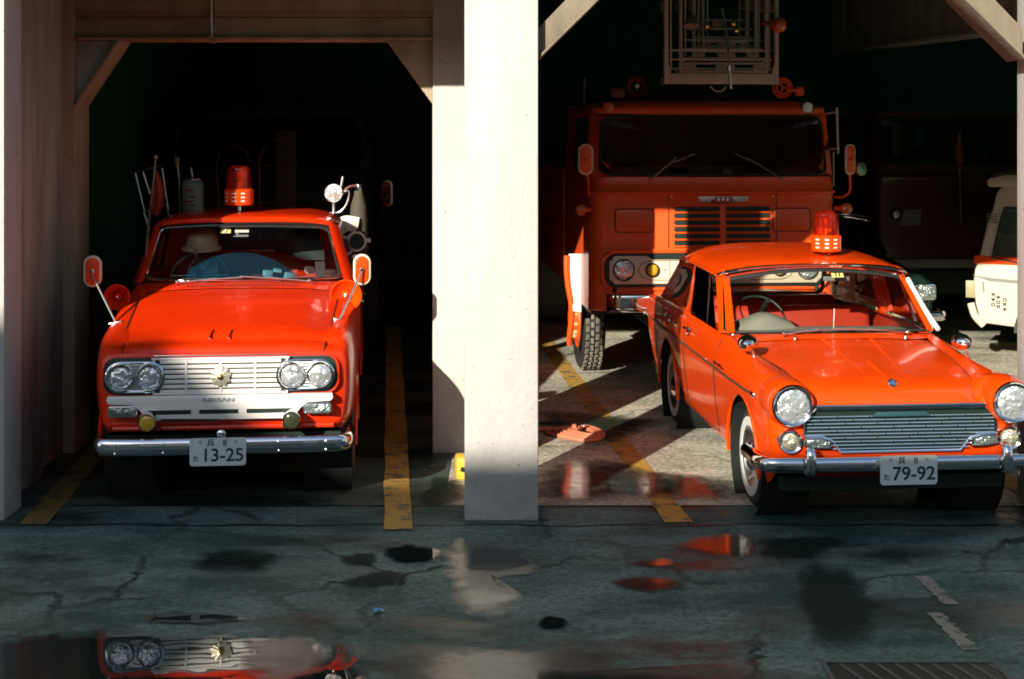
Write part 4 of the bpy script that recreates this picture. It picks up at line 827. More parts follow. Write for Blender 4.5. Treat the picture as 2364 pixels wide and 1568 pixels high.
for x in (-.62,-.34,.34,.62):
    for z in (.452,.398): m.lathe([(.009,0),(.007,.006),(.0001,.009)],CHROME,(x,-.03,z),n=10)
m.build('bolt',bb)
m=MB(); m.lathe([(.026,0),(.026,.012),(.018,.018),(.0001,.02)],CHROME,(.0,-.01,.502),n=20); m.box((0,-.008,.48),(.05,.02,.015),CHROME,.004); m.build('crank_hole_cover',bb)
plate(tk,-.018,-.045,.402,'13-25')
for s in (-1,1):
    wheel(tk,s*.69,.80,.325,.325,.17,s,.20,rimmat=RED); wheel(tk,s*.69,3.3,.325,.325,.17,s,.20,rimmat=RED)
# cab
def tf(u,v):
    hw=.70*(1-v)+.615*v
    return Vector((-.03*v+u*hw,(1.345+.10*u*u)*(1-v)+(1.80+.07*u*u)*v,1.262*(1-v)+(1.640-.028*u*u)*v))
lo=rr(-1,1,0,1,.11,5,8); li=rr(-.945,.945,.055,.92,.09,5,8)
m=MB(); m.loops([tf(*p) for p in lo],[tf(*p)-Vector((0,.008,0)) for p in li],RUBBER); w=m.build('windscreen',tk)
m=MB(); m.tube([tf(*p)+Vector((0,-.012,0)) for p in rr(-.975,.975,.025,.965,.10,5,8)],.007,CHROME,6,closed=True); m.build('chrome_trim',w)
m=MB(); fill(m,li,tf,GLASS,5); m.build('pane',w)
roof=[[(0,1.785,1.642),(.3,1.80,1.640),(.5,1.83,1.628),(.60,1.86,1.610),(.645,1.90,1.585)],
      [(0,1.78,1.668),(.3,1.80,1.666),(.5,1.83,1.652),(.61,1.87,1.630),(.66,1.92,1.595)],
      [(0,1.84,1.688),(.3,1.86,1.685),(.5,1.88,1.671),(.615,1.92,1.645),(.67,1.96,1.60)],
      [(0,2.1,1.702),(.3,2.1,1.698),(.5,2.1,1.684),(.62,2.12,1.655),(.68,2.14,1.61)],
      [(0,2.5,1.70),(.3,2.5,1.696),(.5,2.5,1.68),(.62,2.5,1.65),(.68,2.5,1.61)],
      [(0,2.75,1.68),(.3,2.75,1.676),(.5,2.74,1.66),(.61,2.73,1.63),(.66,2.72,1.60)],
      [(0,2.80,1.62),(.3,2.80,1.62),(.5,2.79,1.61),(.61,2.78,1.59),(.66,2.77,1.56)],
      [(0,2.84,1.22),(.3,2.84,1.22),(.5,2.84,1.22),(.66,2.82,1.22),(.73,2.80,1.22)]]
OX=-.03
roof=[[(x,y,z) for x,y,z in r] for r in roof]
m=MB(); m.net(roof,RED,5,4,drop=lambda c:c.z<1.55 and c.z>1.28 and abs(c.x)<.5); m.v=[v+Vector((OX,0,0)) for v in m.v]; m.build('roof',tk)
m=MB(); m.span((-.52,2.81,1.27),(.46,2.815,1.56),GLASS); m.build('back_window',tk)
for s in (-1,1):
    m=MB(); m.loops([(s*.765,1.50,1.235),(s*.725,1.42,1.25),(s*.69,1.41,1.26),(s*.70,1.54,1.24)],[(s*.668+OX,1.95,1.60),(s*.635+OX,1.87,1.62),(s*.60+OX,1.85,1.62),(s*.63+OX,1.97,1.60)],RED,False); m.build('windscreen_pillar',tk)
    m=MB(); f=quadmap((s*.775,1.48,1.22),(s*.775,2.72,1.22),(s*.67+OX,2.66,1.60),(s*.67+OX,1.93,1.60)); lo2=rr(0,1,0,1,.05,3,4); li2=rr(.07,.90,.06,.92,.07,3,4)
    m.loops([f(*p) for p in lo2],[f(*p) for p in li2],RED); dw=m.build('door_window',tk)
    m=MB(); fill(m,li2,f,GLASS); m.build('pane',dw)
    m=MB(); m.tube([(s*.76,1.42,1.19),(s*.80,1.42,1.10),(s*.808,1.42,.95),(s*.80,1.42,.62),(s*.77,1.42,.50)],.003,BLACK,5); m.build('door_gap',tk); m=MB(); m.tube([(s*.76,2.7,1.2),(s*.808,2.7,.95),(s*.795,2.7,.62),(s*.77,2.7,.5)],.003,BLACK,5); m.build('door_gap',tk)
    m=MB(); m.tube([(s*.80,2.35,1.05),(s*.83,2.37,1.05),(s*.83,2.50,1.05),(s*.80,2.52,1.05)],.011,CHROME,8); m.lathe([(.02,0),(.018,.02)],CHROME,(s*.80,2.45,.98),(s,0,0),12); m.build('door_handle',tk)
wiper(tk,(-.44,1.30,1.262),(-.18,1.325,1.288),(.0,1.33,1.295)); wiper(tk,(.46,1.31,1.262),(.16,1.325,1.292),(-.02,1.33,1.300))
m=MB(); m.net([[(0,1.38,1.235),(.35,1.41,1.23),(.66,1.5,1.22)],[(0,1.55,1.255),(.35,1.57,1.25),(.68,1.62,1.24)],[(0,1.70,1.23),(.35,1.71,1.225),(.70,1.74,1.22)],[(0,1.72,1.02),(.35,1.72,1.02),(.70,1.74,1.02)]],pmat('red_dash',(.30,.02,.01),.5,0,.2),3,3); m.build('dashboard',tk)
steering(tk,(-.36,1.86,1.25),.20,R(-40)); bench(tk,-.64,.60,2.3,.90,hb=.44)
m=MB(); m.span((-.74,1.5,.46),(.74,2.8,.52),BLACK); m.build('cabin_floor',tk)
beacon(tk,-.092,2.03,1.698,1.12,.055)
m=MB(); 
m.box((-.165,1.80,1.585),(.075,.003,.06),PAPER,0,rot=(R(-45),0,0)); st=m.build('windscreen_sticker',tk,'yellow sticker with a white 7')
text_mesh('7',.06,PAPERW,st,(-.165,1.788,1.585),rot=(R(50),0,0),bold=.002)
m=MB(); m.box((-.05,1.81,1.583),(.10,.003,.045),PAPERW,0,rot=(R(-45),0,0)); m.box((-.06,1.84,1.555),(.11,.003,.05),GREYP,0,rot=(R(-30),0,0)); m.build('windscreen_card',tk)
m_,nt_,b_=newmat('reflection_tint'); nt_.nodes.remove(b_); o_=nt_.nodes['Material Output']; t_=N(nt_,'ShaderNodeBsdfTransparent'); t_.inputs[0].default_value=(.45,.75,.9,1); d_=N(nt_,'ShaderNodeBsdfDiffuse'); d_.inputs[0].default_value=(.02,.12,.22,1); x_=N(nt_,'ShaderNodeMixShader'); x_.inputs[0].default_value=.17; L(nt_,t_.outputs[0],x_.inputs[1]); L(nt_,d_.outputs[0],x_.inputs[2]); L(nt_,x_.outputs[0],o_.inputs[0])
m=MB(); m.net([[tf(u,.055)+Vector((0,.02,0)) for u in (-.58,-.3,0,.3,.62)],[tf(u*.97,.055+.42*max(0,1-(abs(u+.05)/.66)**2.2)*.5+.002)+Vector((0,.02,0)) for u in (-.56,-.3,0,.3,.60)],[tf(u*.92,.055+.42*max(0,1-(abs(u+.05)/.66)**2.2)+.004)+Vector((0,.02,0)) for u in (-.56,-.3,0,.3,.60)]],m_,4,4,False); m.build('blue_reflection',tk,'blue reflection modelled as a translucent band low in the windscreen')  # blue reflection in the windscreen built in as a tinted sheet
horn(tk,-.79,1.0,1.205,.085,RED); horn(tk,.715,1.0,1.20,.105,REDO)
for s in (-1,1):
    bx=s*.705-.02; zb=1.098; mc=(-.905,.78,1.40) if s<0 else (.825,.78,1.395)
    oval_mirror(tk,mc,.115,.205,[(mc[0]+s*-.0,mc[1]-.04,mc[2]-.01),(bx,.58,zb)],REDO,PANEL,0,.0075)
    m=MB(); m.box((bx,.58,zb-.005),(.085,.03,.012),SATIN,.004,rot=(0,R(12*s),0)); m.build('mirror_base',tk)
# searchlight on the right of the roof
m=MB(); c=(.60,2.10,1.835); m.lathe([(.02,-.07),(.05,-.05),(.068,-.01),(.072,.0),(.069,.008),(.064,.002)],SATIN,c,(-.25,-1,.05),30); sl=m.build('searchlight',tk)
m=MB(); m.lathe([(.064,.002),(.05,.010),(.02,.014),(.0001,.015)],LENS,c,(-.25,-1,.05),30); m.build('lens',sl)
m=MB(); m.tube([(.67,2.11,1.84),(.71,2.11,1.85),(.70,2.11,1.76),(.64,2.12,1.69),(.57,2.12,1.685)],.008,SATIN,8,sub=4); m.tube([(.60,2.12,1.76),(.60,2.12,1.68)],.012,SATIN); m.build('yoke',sl)
# load bed walls and rack gear
m=MB(); m.span((-.78,2.9,1.18),(-.74,4.4,1.24),RED,.01); m.span((.74,2.9,1.18),(.78,4.4,1.24),RED,.01); m.span((-.78,4.38,.6),(.78,4.42,1.22),RED,.01); m.build('bed_rail',tk)
m=MB()
def P_(px,py,y): # point on the truck's cross plane seen at this pixel
    a=R(5.4); ox,oy=-1.735,8.50; dx=(px-1182)/FPX; dz=(YH-py)/FPX; ca,sa=math.cos(a),math.sin(a)
    ly0=(ox*sa-oy*ca); dly=-dx*sa+ca; t=(y-ly0)/dly if True else 0
    lx0=-(ox*ca+oy*sa); return (lx0+t*(dx*ca+sa), y, CAM_H+t*dz)
rack=[((312,400),(333,487)),((330,398),(346,448)),((374,388),(386,472))]
m=MB()
for a,b in rack: m.tube([P_(*a,3.1),P_(*b,3.1)],.010,SATIN)
m.tube([P_(309,399,3.1),P_(376,381,3.1)],.008,SATIN); m.tube([P_(331,490,3.1),P_(388,471,3.1)],.008,SATIN); m.tube([P_(331,490,3.1),P_(345,530,3.1)],.012,SATIN); m.tube([P_(386,472,3.1),P_(390,530,3.1)],.012,SATIN)
for q in ((309,399),(331,490)): m.lathe([(.016,-.015),(.016,.015)],SATIN,P_(*q,3.1),n=12)
m.build('chrome_rack',tk)
m=MB(); m.tube([P_(360,362,1.9),P_(350,460,1.75),P_(343,520,1.6),P_(338,590,1.45)],.008,SATIN,8,sub=4); m.lathe([(.014,-.014),(.018,0),(.0001,.016)],CONB,P_(360,362,1.9),(0,0,1),10); fp=m.build('flag_pole',tk)
m=MB(); q0,q1,q2,q3=P_(359,386,1.93),P_(384,440,1.96),P_(372,500,1.99),P_(350,495,1.93)
V=[]; 
for i in range(9):
    t=i/8; a=Vector(q0).lerp(Vector(q3),t); b=Vector(q0).lerp(Vector(q1),min(1,t*1.4)).lerp(Vector(q2),max(0,t*1.4-1)/.4 if t>.714 else 0)
    for k in range(7):
        p=a.lerp(b,k/6); p.y+=.03*math.sin(k*1.7)*t; V.append(p)
m.add(V,[[i*7+k,i*7+k+1,(i+1)*7+k+1,(i+1)*7+k] for i in range(8) for k in range(6)],pmat('red_pennant',(.30,.05,.015),.8),True); m.build('pennant',fp)
m=MB(); m.tube([P_(408,366,3.3),P_(414,420,3.3),P_(415,500,3.3)],.007,SATIN,8); m.lathe([(.02,-.03),(.02,.03)],CONB,P_(408,372,3.3),(0,0,1),10); m.build('pole',tk)
# oxygen cylinder / extinguisher standing in the bed
TW=lambda x,y,z:(-1.735+x*math.cos(R(5.4))-y*math.sin(R(5.4)),8.50+x*math.sin(R(5.4))+y*math.cos(R(5.4)),z)
# loose gear carried on the pickup
q=P_(445,500,3.05); ex=thing('gas_cylinder',TW(q[0],q[1],1.2),0,'white gas cylinder with red writing standing behind the pickup cab','cylinder')
m=MB(); m.lathe([(.085,-.4),(.085,.55),(.06,.585),(.03,.595)],pmat('grey_white',(.28,.33,.28),.5),(0,0,.12),(0,0,1),24); m.build('tank',ex)
m=MB(); m.lathe([(.062,.70),(.064,.712),(.05,.722),(.0001,.724)],CHROME,(0,0,0),(0,0,1),20); m.tube([(0,0,.72),(-.015,0,.80)],.008,SATIN); m.build('valve_cap',ex)
m=MB()
for k,(dx,dz) in enumerate(((0,.62),(.01,.57),(-.012,.53),(.012,.50),(.0,.46),(.005,.40),(-.01,.37),(.01,.33))): m.box((dx,-.086,dz),(.045+.012*(k%3),.004,.016),pmat('red_ink',(.30,.05,.01),.6) if k==0 else m.mats[0])
m.build('lettering',ex)
q=P_(652,420,4.3)
tb=thing('tool_locker',TW(q[0],4.3,1.1),5.4,'tall dim red brown tool locker with wire hoops standing in the pickup bed','locker')
m=MB(); m.span((-.06,-.05,0),(.12,.1,1.20),pmat('dim_locker',(.05,.03,.015),.8),.01); m.build('box',tb)
m=MB(); m.tube([(-.20,-.06,0),(-.20,-.06,.95),(-.12,-.06,1.10),(.0,-.06,1.12)],.008,DRED,6); m.tube([(-.20,-.06,.55),(.12,-.06,.56)],.007,DRED,6); m.tube([(-.20,-.06,.88),(.12,-.06,.89)],.007,DRED,6)
m.tube([(-.55,-.06,.5),(-.55,-.06,1.0),(-.45,-.06,1.06),(-.33,-.06,1.02),(-.28,-.06,.9)],.007,DRED,6,sub=3); m.build('hoop',tb)
# helmet on the back of the seat
q=P_(467,553,2.0); hm=thing('helmet',TW(q[0],q[1],q[2]-.06),5.4,'cream safety helmet hanging behind the steering wheel in the pickup cab','helmet')
m=MB(); m.lathe([(.125,0),(.13,.004),(.122,.012),(.118,.05),(.10,.10),(.06,.135),(.0001,.148)],HELM,(0,0,0),(0,-.15,1),28); m.lathe([(.145,-.004),(.148,.0),(.12,.012)],HELM,(0,-.02,.0),(0,-.15,1),28); m.build('shell',hm)
m=MB(); m.tube([(-.1,0,.0),(-.07,-.02,-.12),(.0,-.03,-.17),(.07,-.02,-.12),(.1,0,0)],.005,BLACK,6,sub=3); m.build('chin_strap',hm)
# coats draped over the seat
def cloth(name,root,pts,mat,th=.03,seed=1):
    m=MB(); rows=[]
    for r in pts: rows.append([(x,y+th*math.sin(7*x+seed+z*9),z) for x,y,z in r])
    m.net(rows,mat,4,4,False); return m.build(name,root)
a=cloth('oilskin_coat',None,[[P_(650,556,2.3),P_(690,545,2.28),P_(730,528,2.25)],[P_(640,575,2.3),P_(690,575,2.26),P_(745,560,2.24)],[P_(700,600,2.28),P_(720,600,2.24),P_(750,600,2.24)]],CLOTHD)
b=cloth('work_shirt',None,[[P_(444,600,2.15),P_(470,594,2.12),P_(500,602,2.15)],[P_(432,625,2.1),P_(468,618,2.05),P_(505,628,2.1)],[P_(428,645,2.1),P_(470,645,2.05),P_(510,645,2.1)]],CLOTHW,.02)
for o,l,c in ((a,'dark oilskin coat hanging on the passenger side of the pickup cab','coat'),(b,'pale canvas shirt lying over the pickup driver seat','shirt')):
    o.location=(-1.735,8.50,0); o.rotation_euler=(0,0,R(5.4)); tag(o,l,c)
# papers on the dash
dp=thing('document_folder',TW(.42,1.56,1.262),5.4,'white documents and small parts lying on the pickup dashboard','papers')
m=MB()
for i in range(9):
    m.box((-.35+.075*i+.02*random.random(),.03*random.random(),.012+.02*(i%3)),(.06,.05,.02+.02*(i%2)),PAPERW if i%4 else RED,.004,rot=(R(20*random.random()),R(10*random.random()),R(60*random.random())))
m.box((.10,.03,.06),(.07,.02,.10),PAPERW,.004,rot=(R(-15),0,R(10))); m.build('paper',dp)
# canvas and hose nozzle on the passenger side behind the cab
q=P_(822,525,2.95); cv=thing('canvas_sheet',TW(0,0,0),5.4,'small white canvas sheet tied beside the pickup cab above the hose nozzle','canvas')
m=MB(); m.net([[P_(778,506,2.9),P_(796,498,2.88),P_(830,502,2.9)],[P_(780,528,2.88),P_(805,520,2.84),P_(826,525,2.88)],[P_(786,548,2.9),P_(800,535,2.86),P_(820,536,2.9)]],WHITE,4,4,False); m.build('cloth',cv)
m=MB(); m.tube([P_(792,548,2.9),P_(797,600,2.9)],.006,WHITE,6); m.build('tie',cv)
nz_=thing('hose_nozzle',TW(0,0,0),5.4,'large white rimmed suction nozzle pointing forward beside the pickup cab','nozzle')
c=P_(823,558,2.75); m=MB(); m.lathe([(.05,-.35),(.06,-.1),(.075,-.02),(.082,0),(.08,.015),(.066,.015),(.058,-.03),(.05,-.3)],WHITE,c,(-.1,-1,.12),32); m.box((c[0]+.095,c[1],c[2]+.01),(.04,.03,.035),WHITE,.01); m.box((c[0]-.02,c[1],c[2]-.12),(.05,.03,.04),SATIN,.008); nb=m.build('nozzle_body',nz_)
m=MB(); m.lathe([(.055,-.02),(.0001,-.021)],BLACK,c,(-.1,-1,.12),20); m.build('bore',nb)
ht=thing('breathing_apparatus',TW(0,0,0),5.4,'dark breathing apparatus with silver neck hung behind the pickup searchlight','tank')
c=P_(828,480,3.0); m=MB(); m.lathe([(.07,-.5),(.075,-.1),(.065,.02),(.04,.10),(.035,.14)],pmat('brown_canvas',(.07,.06,.04),.8,0,0,.4,8,.3,20),c,(0,0,1),20); bd=m.build('tank',ht)
m=MB(); m.lathe([(.030,.13),(.032,.19),(.026,.20),(.0001,.202)],CHROME,c,(0,0,1),18); m.build('neck',bd)
m=MB(); m.tube([P_(790,450,3.0),P_(800,436,3.0),P_(812,430,3.0),P_(828,430,3.0)],.012,DRED,8,sub=4); m.tube([P_(792,408,3.0),P_(786,440,3.0)],.012,SATIN); m.build('pipe',bd)
# ------------------------------------------------------------------ ladder truck
def cab(root,hw,top,mat,wz0=1.885,wz1=2.445,zb=.71,lean=.14,depth=1.9,side=True,front=True):
    """flat fronted cab-over body: skin, windscreen opening and glass"""
    def yf(z): # front face plane
        return 0 if z<1.76 else (z-1.76)/(wz1-1.76)*lean if z<wz1 else lean+(z-wz1)*.6
    # lower front + sides
    zs=[zb,zb+.02,.95,1.25,1.5,1.70,1.735,1.75,1.765,1.80,wz0]
    off=[.03,.0,0,0,0,0,-.012,-.018,-.012,0,0]
    rows=[]
    for z,o in zip(zs,off):
        y=yf(z)+o; w=hw*(1-.0 if z<1.76 else 1-(z-1.76)*.045)
        rows.append([(0,y,z),(hw*.5,y+.005,z),(w-.20,y+.02,z),(w-.07,y+.05,z),(w-.012,y+.13,z),(w,y+.25,z),(w,1.0,z),(w,depth,z)])
    m=MB(); m.net(rows,mat,4,2,arches=((1.25,.50,.62,.7),)); b=m.build('cab_body',root)
    # windscreen ring
    def f(u,v):
        z=wz0+(wz1-wz0)*v; w=hw*(1-(z-1.76)*.045); x=u*w; a=abs(u)
        return Vector((x,yf(z)+ (.02*a*a if a<.9 else .0162+(a-.9)*1.2),z))
    lo=rr(-1,1,0,1,.02,3,10); li=rr(-.925,.925,.035,.955,.12,6,10)
    m=MB(); m.loops([f(*p) for p in lo],[f(*p) for p in li],mat); w=m.build('windscreen_surround',root)
    m=MB(); m.tube([f(*p)-Vector((0,.004,0)) for p in li],.013,BLACK,6,closed=True); m.build('seal',w)
    m=MB(); fill(m,li,f,GLASST,5); m.build('pane',w)
    # roof
    zt=top; wt=hw*(1-(wz1-1.76)*.045)
    rows=[]
    for y,z,k in ((yf(wz1),wz1,0),(yf(wz1)+.005,wz1+.05,.0),(lean+.05,zt-.035,.012),(lean+.12,zt-.008,.03),(lean+.25,zt,.05),(depth*.6,zt+.005,.05),(depth,zt-.01,.05)):
        rows.append([(0,y,z),(hw*.5,y+.002,z),(wt-.18-k,y+.02,z-.003),(wt-.06-k,y+.06,z-.02 if z>wz1+.06 else z),(wt-.01,y+.14,min(z,wz1+.05)),(wt,y+.2,min(z,wz1))])
    m=MB(); m.net(rows,mat,4,3); m.build('roof',root)
    for s in (-1,1):
        q=quadmap((s*hw*.995,.25,wz0),(s*hw*.995,depth,wz0),(s*wt,depth,wz1),(s*wt,lean+.2,wz1)); lo=rr(0,1,0,1,.02,2,3); li=rr(.06,.6,.06,.94,.08,3,3)
        m=MB(); m.loops([q(*p) for p in lo],[q(*p) for p in li],mat); dw=m.build('door_window',root)
        m=MB(); fill(m,li,q,GLASST); m.build('pane',dw)
    m=MB(); m.span((-hw+.05,depth,zb),(hw-.05,depth+.03,zt-.03),mat); m.build('back_panel',root)
    m=MB(); m.span((-hw+.03,.2,zb-.05),(hw-.03,depth,zb+.02),BLACK); m.build('cab_floor',root)
    return b
lt=thing('ladder_truck',(1.79,12.5,0),4.7,'tall red ladder fire truck with wide windscreen and grey roof ladder','truck','red fire service vehicles')
cab(lt,1.105,2.56,REDT)
dx=.06
# grille panel
m=MB(); m.tube([(dx-.48,-.004,1.26),(dx-.48,-.004,1.735),(dx+.485,-.004,1.735),(dx+.485,-.004,1.26)],.004,BLACK,5); 
for s in (-1,1): m.lathe([(.010,0),(.008,.005),(.0001,.006)],SATIN,(dx+s*.455,-.004,1.712),n=8)
gp=m.build('grille_panel',lt)
m=MB()
for i in range(6):
    z=1.605-.0595*i
    for a,b in ((-.43,-.02),(.03,.43)):
        m.prism([(dx+x,zz) for x,zz in rr(a,b,z-.0185,z+.0185,.018,5,1)],-.006,.03,BLACK)
m.build('slot',gp)
m=MB()
for i in range(7):
    z=1.605-.0595*i+.03
    m.tube([(dx-.43,-.008,z),(dx-.02,-.008,z)],.009,REDT,6); m.tube([(dx+.03,-.008,z),(dx+.43,-.008,z)],.009,REDT,6)
m.build('louvre',gp)
m=MB(); m.prism([(dx-.232,1.715),(dx+.238,1.715),(dx+.215,1.675),(dx+.10,1.660),(dx+.003,1.650),(dx-.10,1.660),(dx-.205,1.675)],-.022,-.002,SATIN,.004); e=m.build('winged_badge',lt)
m=MB(); m.box((dx+.003,-.025,1.685),(.15,.008,.045),pmat('badge_red',(.45,.03,.01),.4),.004)
m.build('badge_centre',e)
m=MB()
for s in (-1,1):
    for k in range(4): m.box((dx+s*.155,-.024,1.705-.011*k),(.12-.012*k,.004,.0035),CHROME)
for k in range(3): m.box((dx-.04+.04*k,-.031,1.685),(.022,.004,.028),CHROME,.003)
m.build('badge_rib',e)
m=MB(); m.tube([(-1.02,-.018,1.247),(1.02,-.018,1.247)],.010,REDT,6); m.tube([(-1.09,.08,1.752),(-1.03,.0,1.752),(-.9,-.022,1.752),(0,-.026,1.752),(.9,-.022,1.752),(1.03,.0,1.752),(1.09,.08,1.752)],.012,REDT,8,sub=3); m.build('body_bead',lt)
for s in (-1,1):
    m=MB(); m.tube([(x+s*.70+ (-.02),-.001,z) for x,z in rr(-.17,.17,1.405,1.608,.035,4,2)],.004,DRED,5,closed=True); m.prism([(x+s*.70-.02,z) for x,z in rr(-.165,.165,1.41,1.603,.033,4,1)],-.004,.02,REDT,.002); m.build('hatch',lt)
# lamp panel
m=MB(); m.prism([(x,z) for x,z in rr(-.985,.985,.925,1.222,.10,6,1)],-.008,.02,BLACK); lp_=m.build('lamp_recess',lt)
m=MB(); m.tube([(x,-.012,z) for x,z in rr(-1.005,1.005,.905,1.235,.12,6,6)],.014,REDT,6,closed=True); m.build('recess_rim',lp_)
m=MB(); m.prism([(-.945,1.15),(-.90,1.20),(-.62,1.20),(-.56,1.165),(.56,1.165),(.62,1.20),(.90,1.20),(.945,1.15),(.945,1.0),(.90,.953),(-.90,.953),(-.945,1.0)],-.028,-.010,PANEL,.006); lp2=m.build('lamp_panel',lt)
m=MB()
for s in (-1,1):
    m.tube([(s*x,-.031,z) for x,z in ((.30,1.16),(.60,1.155),(.665,1.13),(.69,1.075),(.665,1.02),(.60,.99),(.30,.985))],.004,pmat('panel_groove',(.22,.17,.11),.6) if s<0 else m.mats[0],5)
    m.tube([(s*.415,-.030,.96),(s*.415,-.030,1.16)],.003,m.mats[0],5)
    for x,z in ((.92,1.17),(.92,.98),(.455,1.075)): m.lathe([(.010,0),(.0001,.004)],GREYP,(s*x,-.029,z),n=8)
m.prism(rr(-.32,.32,1.02,1.13,.025,4,1),-.032,-.026,BLACK)
m.tube([(-.27,-.03,1.03),(-.21,-.05,1.10)],.010,CHROME,6); m.build('panel_groove',lp2)
for s in (-1,1):
    headlight(lt,s*.82,-.028,1.078,.098,.088,ring=RUBBER,depth=.01); headlight(lt,s*.567,-.028,1.075,.064,.052,YLENS,ring=BLACK,name='fog_lamp',depth=.01)
    m=MB(); m.tube([(s*.90,-.02,.93),(s*.90,-.02,.885)],.02,BLACK); m.build('bumper_stay',lt)
m=MB(); m.net([[(0,-.165,z),(.6,-.16,z),(.90,-.14,z),(.965,-.10,z),(.972,.05,z)] if 0 else [(0,-.165+o,z),(.6,-.16+o,z),(.90,-.14+o,z),(.965,-.10+o,z),(.972,.05,z)] for z,o in ((.724,.03),(.722,.0),(.728,-.006),(.80,-.008),(.872,-.006),(.878,.0),(.876,.03))],CHROME,3,2); m.build('bumper',lt)
# mirrors, side lamps
oval_mirror(lt,(-1.165,-.1,2.045),.135,.27,[(-1.165,-.06,1.96),(-1.13,-.02,1.86),(-1.11,.10,1.72)],REDT,PANEL,0,.011,arm_mat=REDT)
oval_mirror(lt,(1.175,-.1,2.04),.105,.27,[(1.185,-.05,1.96),(1.20,-.04,1.80),(1.19,-.02,1.74),(1.15,.03,1.70),(1.10,.10,1.70)],REDT,PANEL,R(20),.011,arm_mat=REDT)
m=MB(); m.lathe([(.05,-.02),(.062,0),(.058,.014)],REDT,(1.29,-.05,1.955),(.5,-1,.1),24); m.lathe([(.058,.014),(.0001,.018)],SATIN,(1.29,-.05,1.955),(.5,-1,.1),24); m.tube([(1.20,-.05,1.96),(1.27,-.05,1.955)],.008,REDT); m.build('round_mirror',lt)
for s in (-1,1):
    m=MB(); m.tube([(s*1.10,.10,1.60),(s*1.17,.05,1.60)],.022,REDT); m.lathe([(.045,-.05),(.05,0),(.046,.012)],REDT,(s*1.19,.03,1.60),n=20); t=m.build('side_lamp',lt)
    m=MB(); m.lathe([(.046,.012),(.03,.024),(.0001,.028)],AMBERP,(s*1.19,.03,1.60),n=20); m.build('lens',t)
    wiper(lt,(s*.575-.0,-.03,1.875),(s*(.28 if s>0 else .34),.03,2.06),(s*.18,.05,2.09),GREYP if s>0 else SATIN)
m=MB(); m.lathe([(.055,-.05),(.058,0),(.05,.01)],BLACK,(.87,.16,2.50),n=20); m.lathe([(.048,.008),(.0001,.012)],LENS,(.87,.16,2.50),n=20); m.build('marker_lamp',lt)
m=MB(); m.lathe([(.04,-.05),(.045,0),(.0001,.015)],AMBERP,(-.93,.14,2.50),n=16); m.build('marker_lamp',lt)
# roof gear
m=MB(); m.lathe([(.04,-.1),(.088,-.03),(.093,0),(.086,.01),(.07,-.01),(.04,-.03)],DRED,(-.665,.22,2.69),n=30); sp_=m.build('roof_horn',lt)
m=MB(); m.lathe([(.022,0),(.016,.015),(.0001,.018)],PAPERW,(-.665,.20,2.69),n=14); m.build('horn_core',sp_)
m=MB(); m.box((-.84,.25,2.63),(.13,.12,.085),DRED,.01); m.build('roof_box',lt)
m=MB(); m.lathe([(.05,-.15),(.085,-.05),(.096,0),(.09,.015),(.07,.0),(.06,-.02)],REDT,(.655,.2,2.675),n=30); m.box((.75,.22,2.655),(.12,.08,.025),REDT,.006); m.box((.81,.22,2.645),(.075,.10,.085),REDT,.02); sr=m.build('roof_siren',lt)
m=MB(); 
for k in range(3):
    a=k*2*pi/3; m.tube([(.655,.19,2.675),(.655+.06*math.cos(a),.19,2.675+.06*math.sin(a))],.008,REDT,5)
m.tube([(.655+.055*math.cos(a),.188,2.675+.055*math.sin(a)) for a in [i*pi/10 for i in range(20)]],.008,REDT,5,closed=True); m.build('siren_grille',sr)
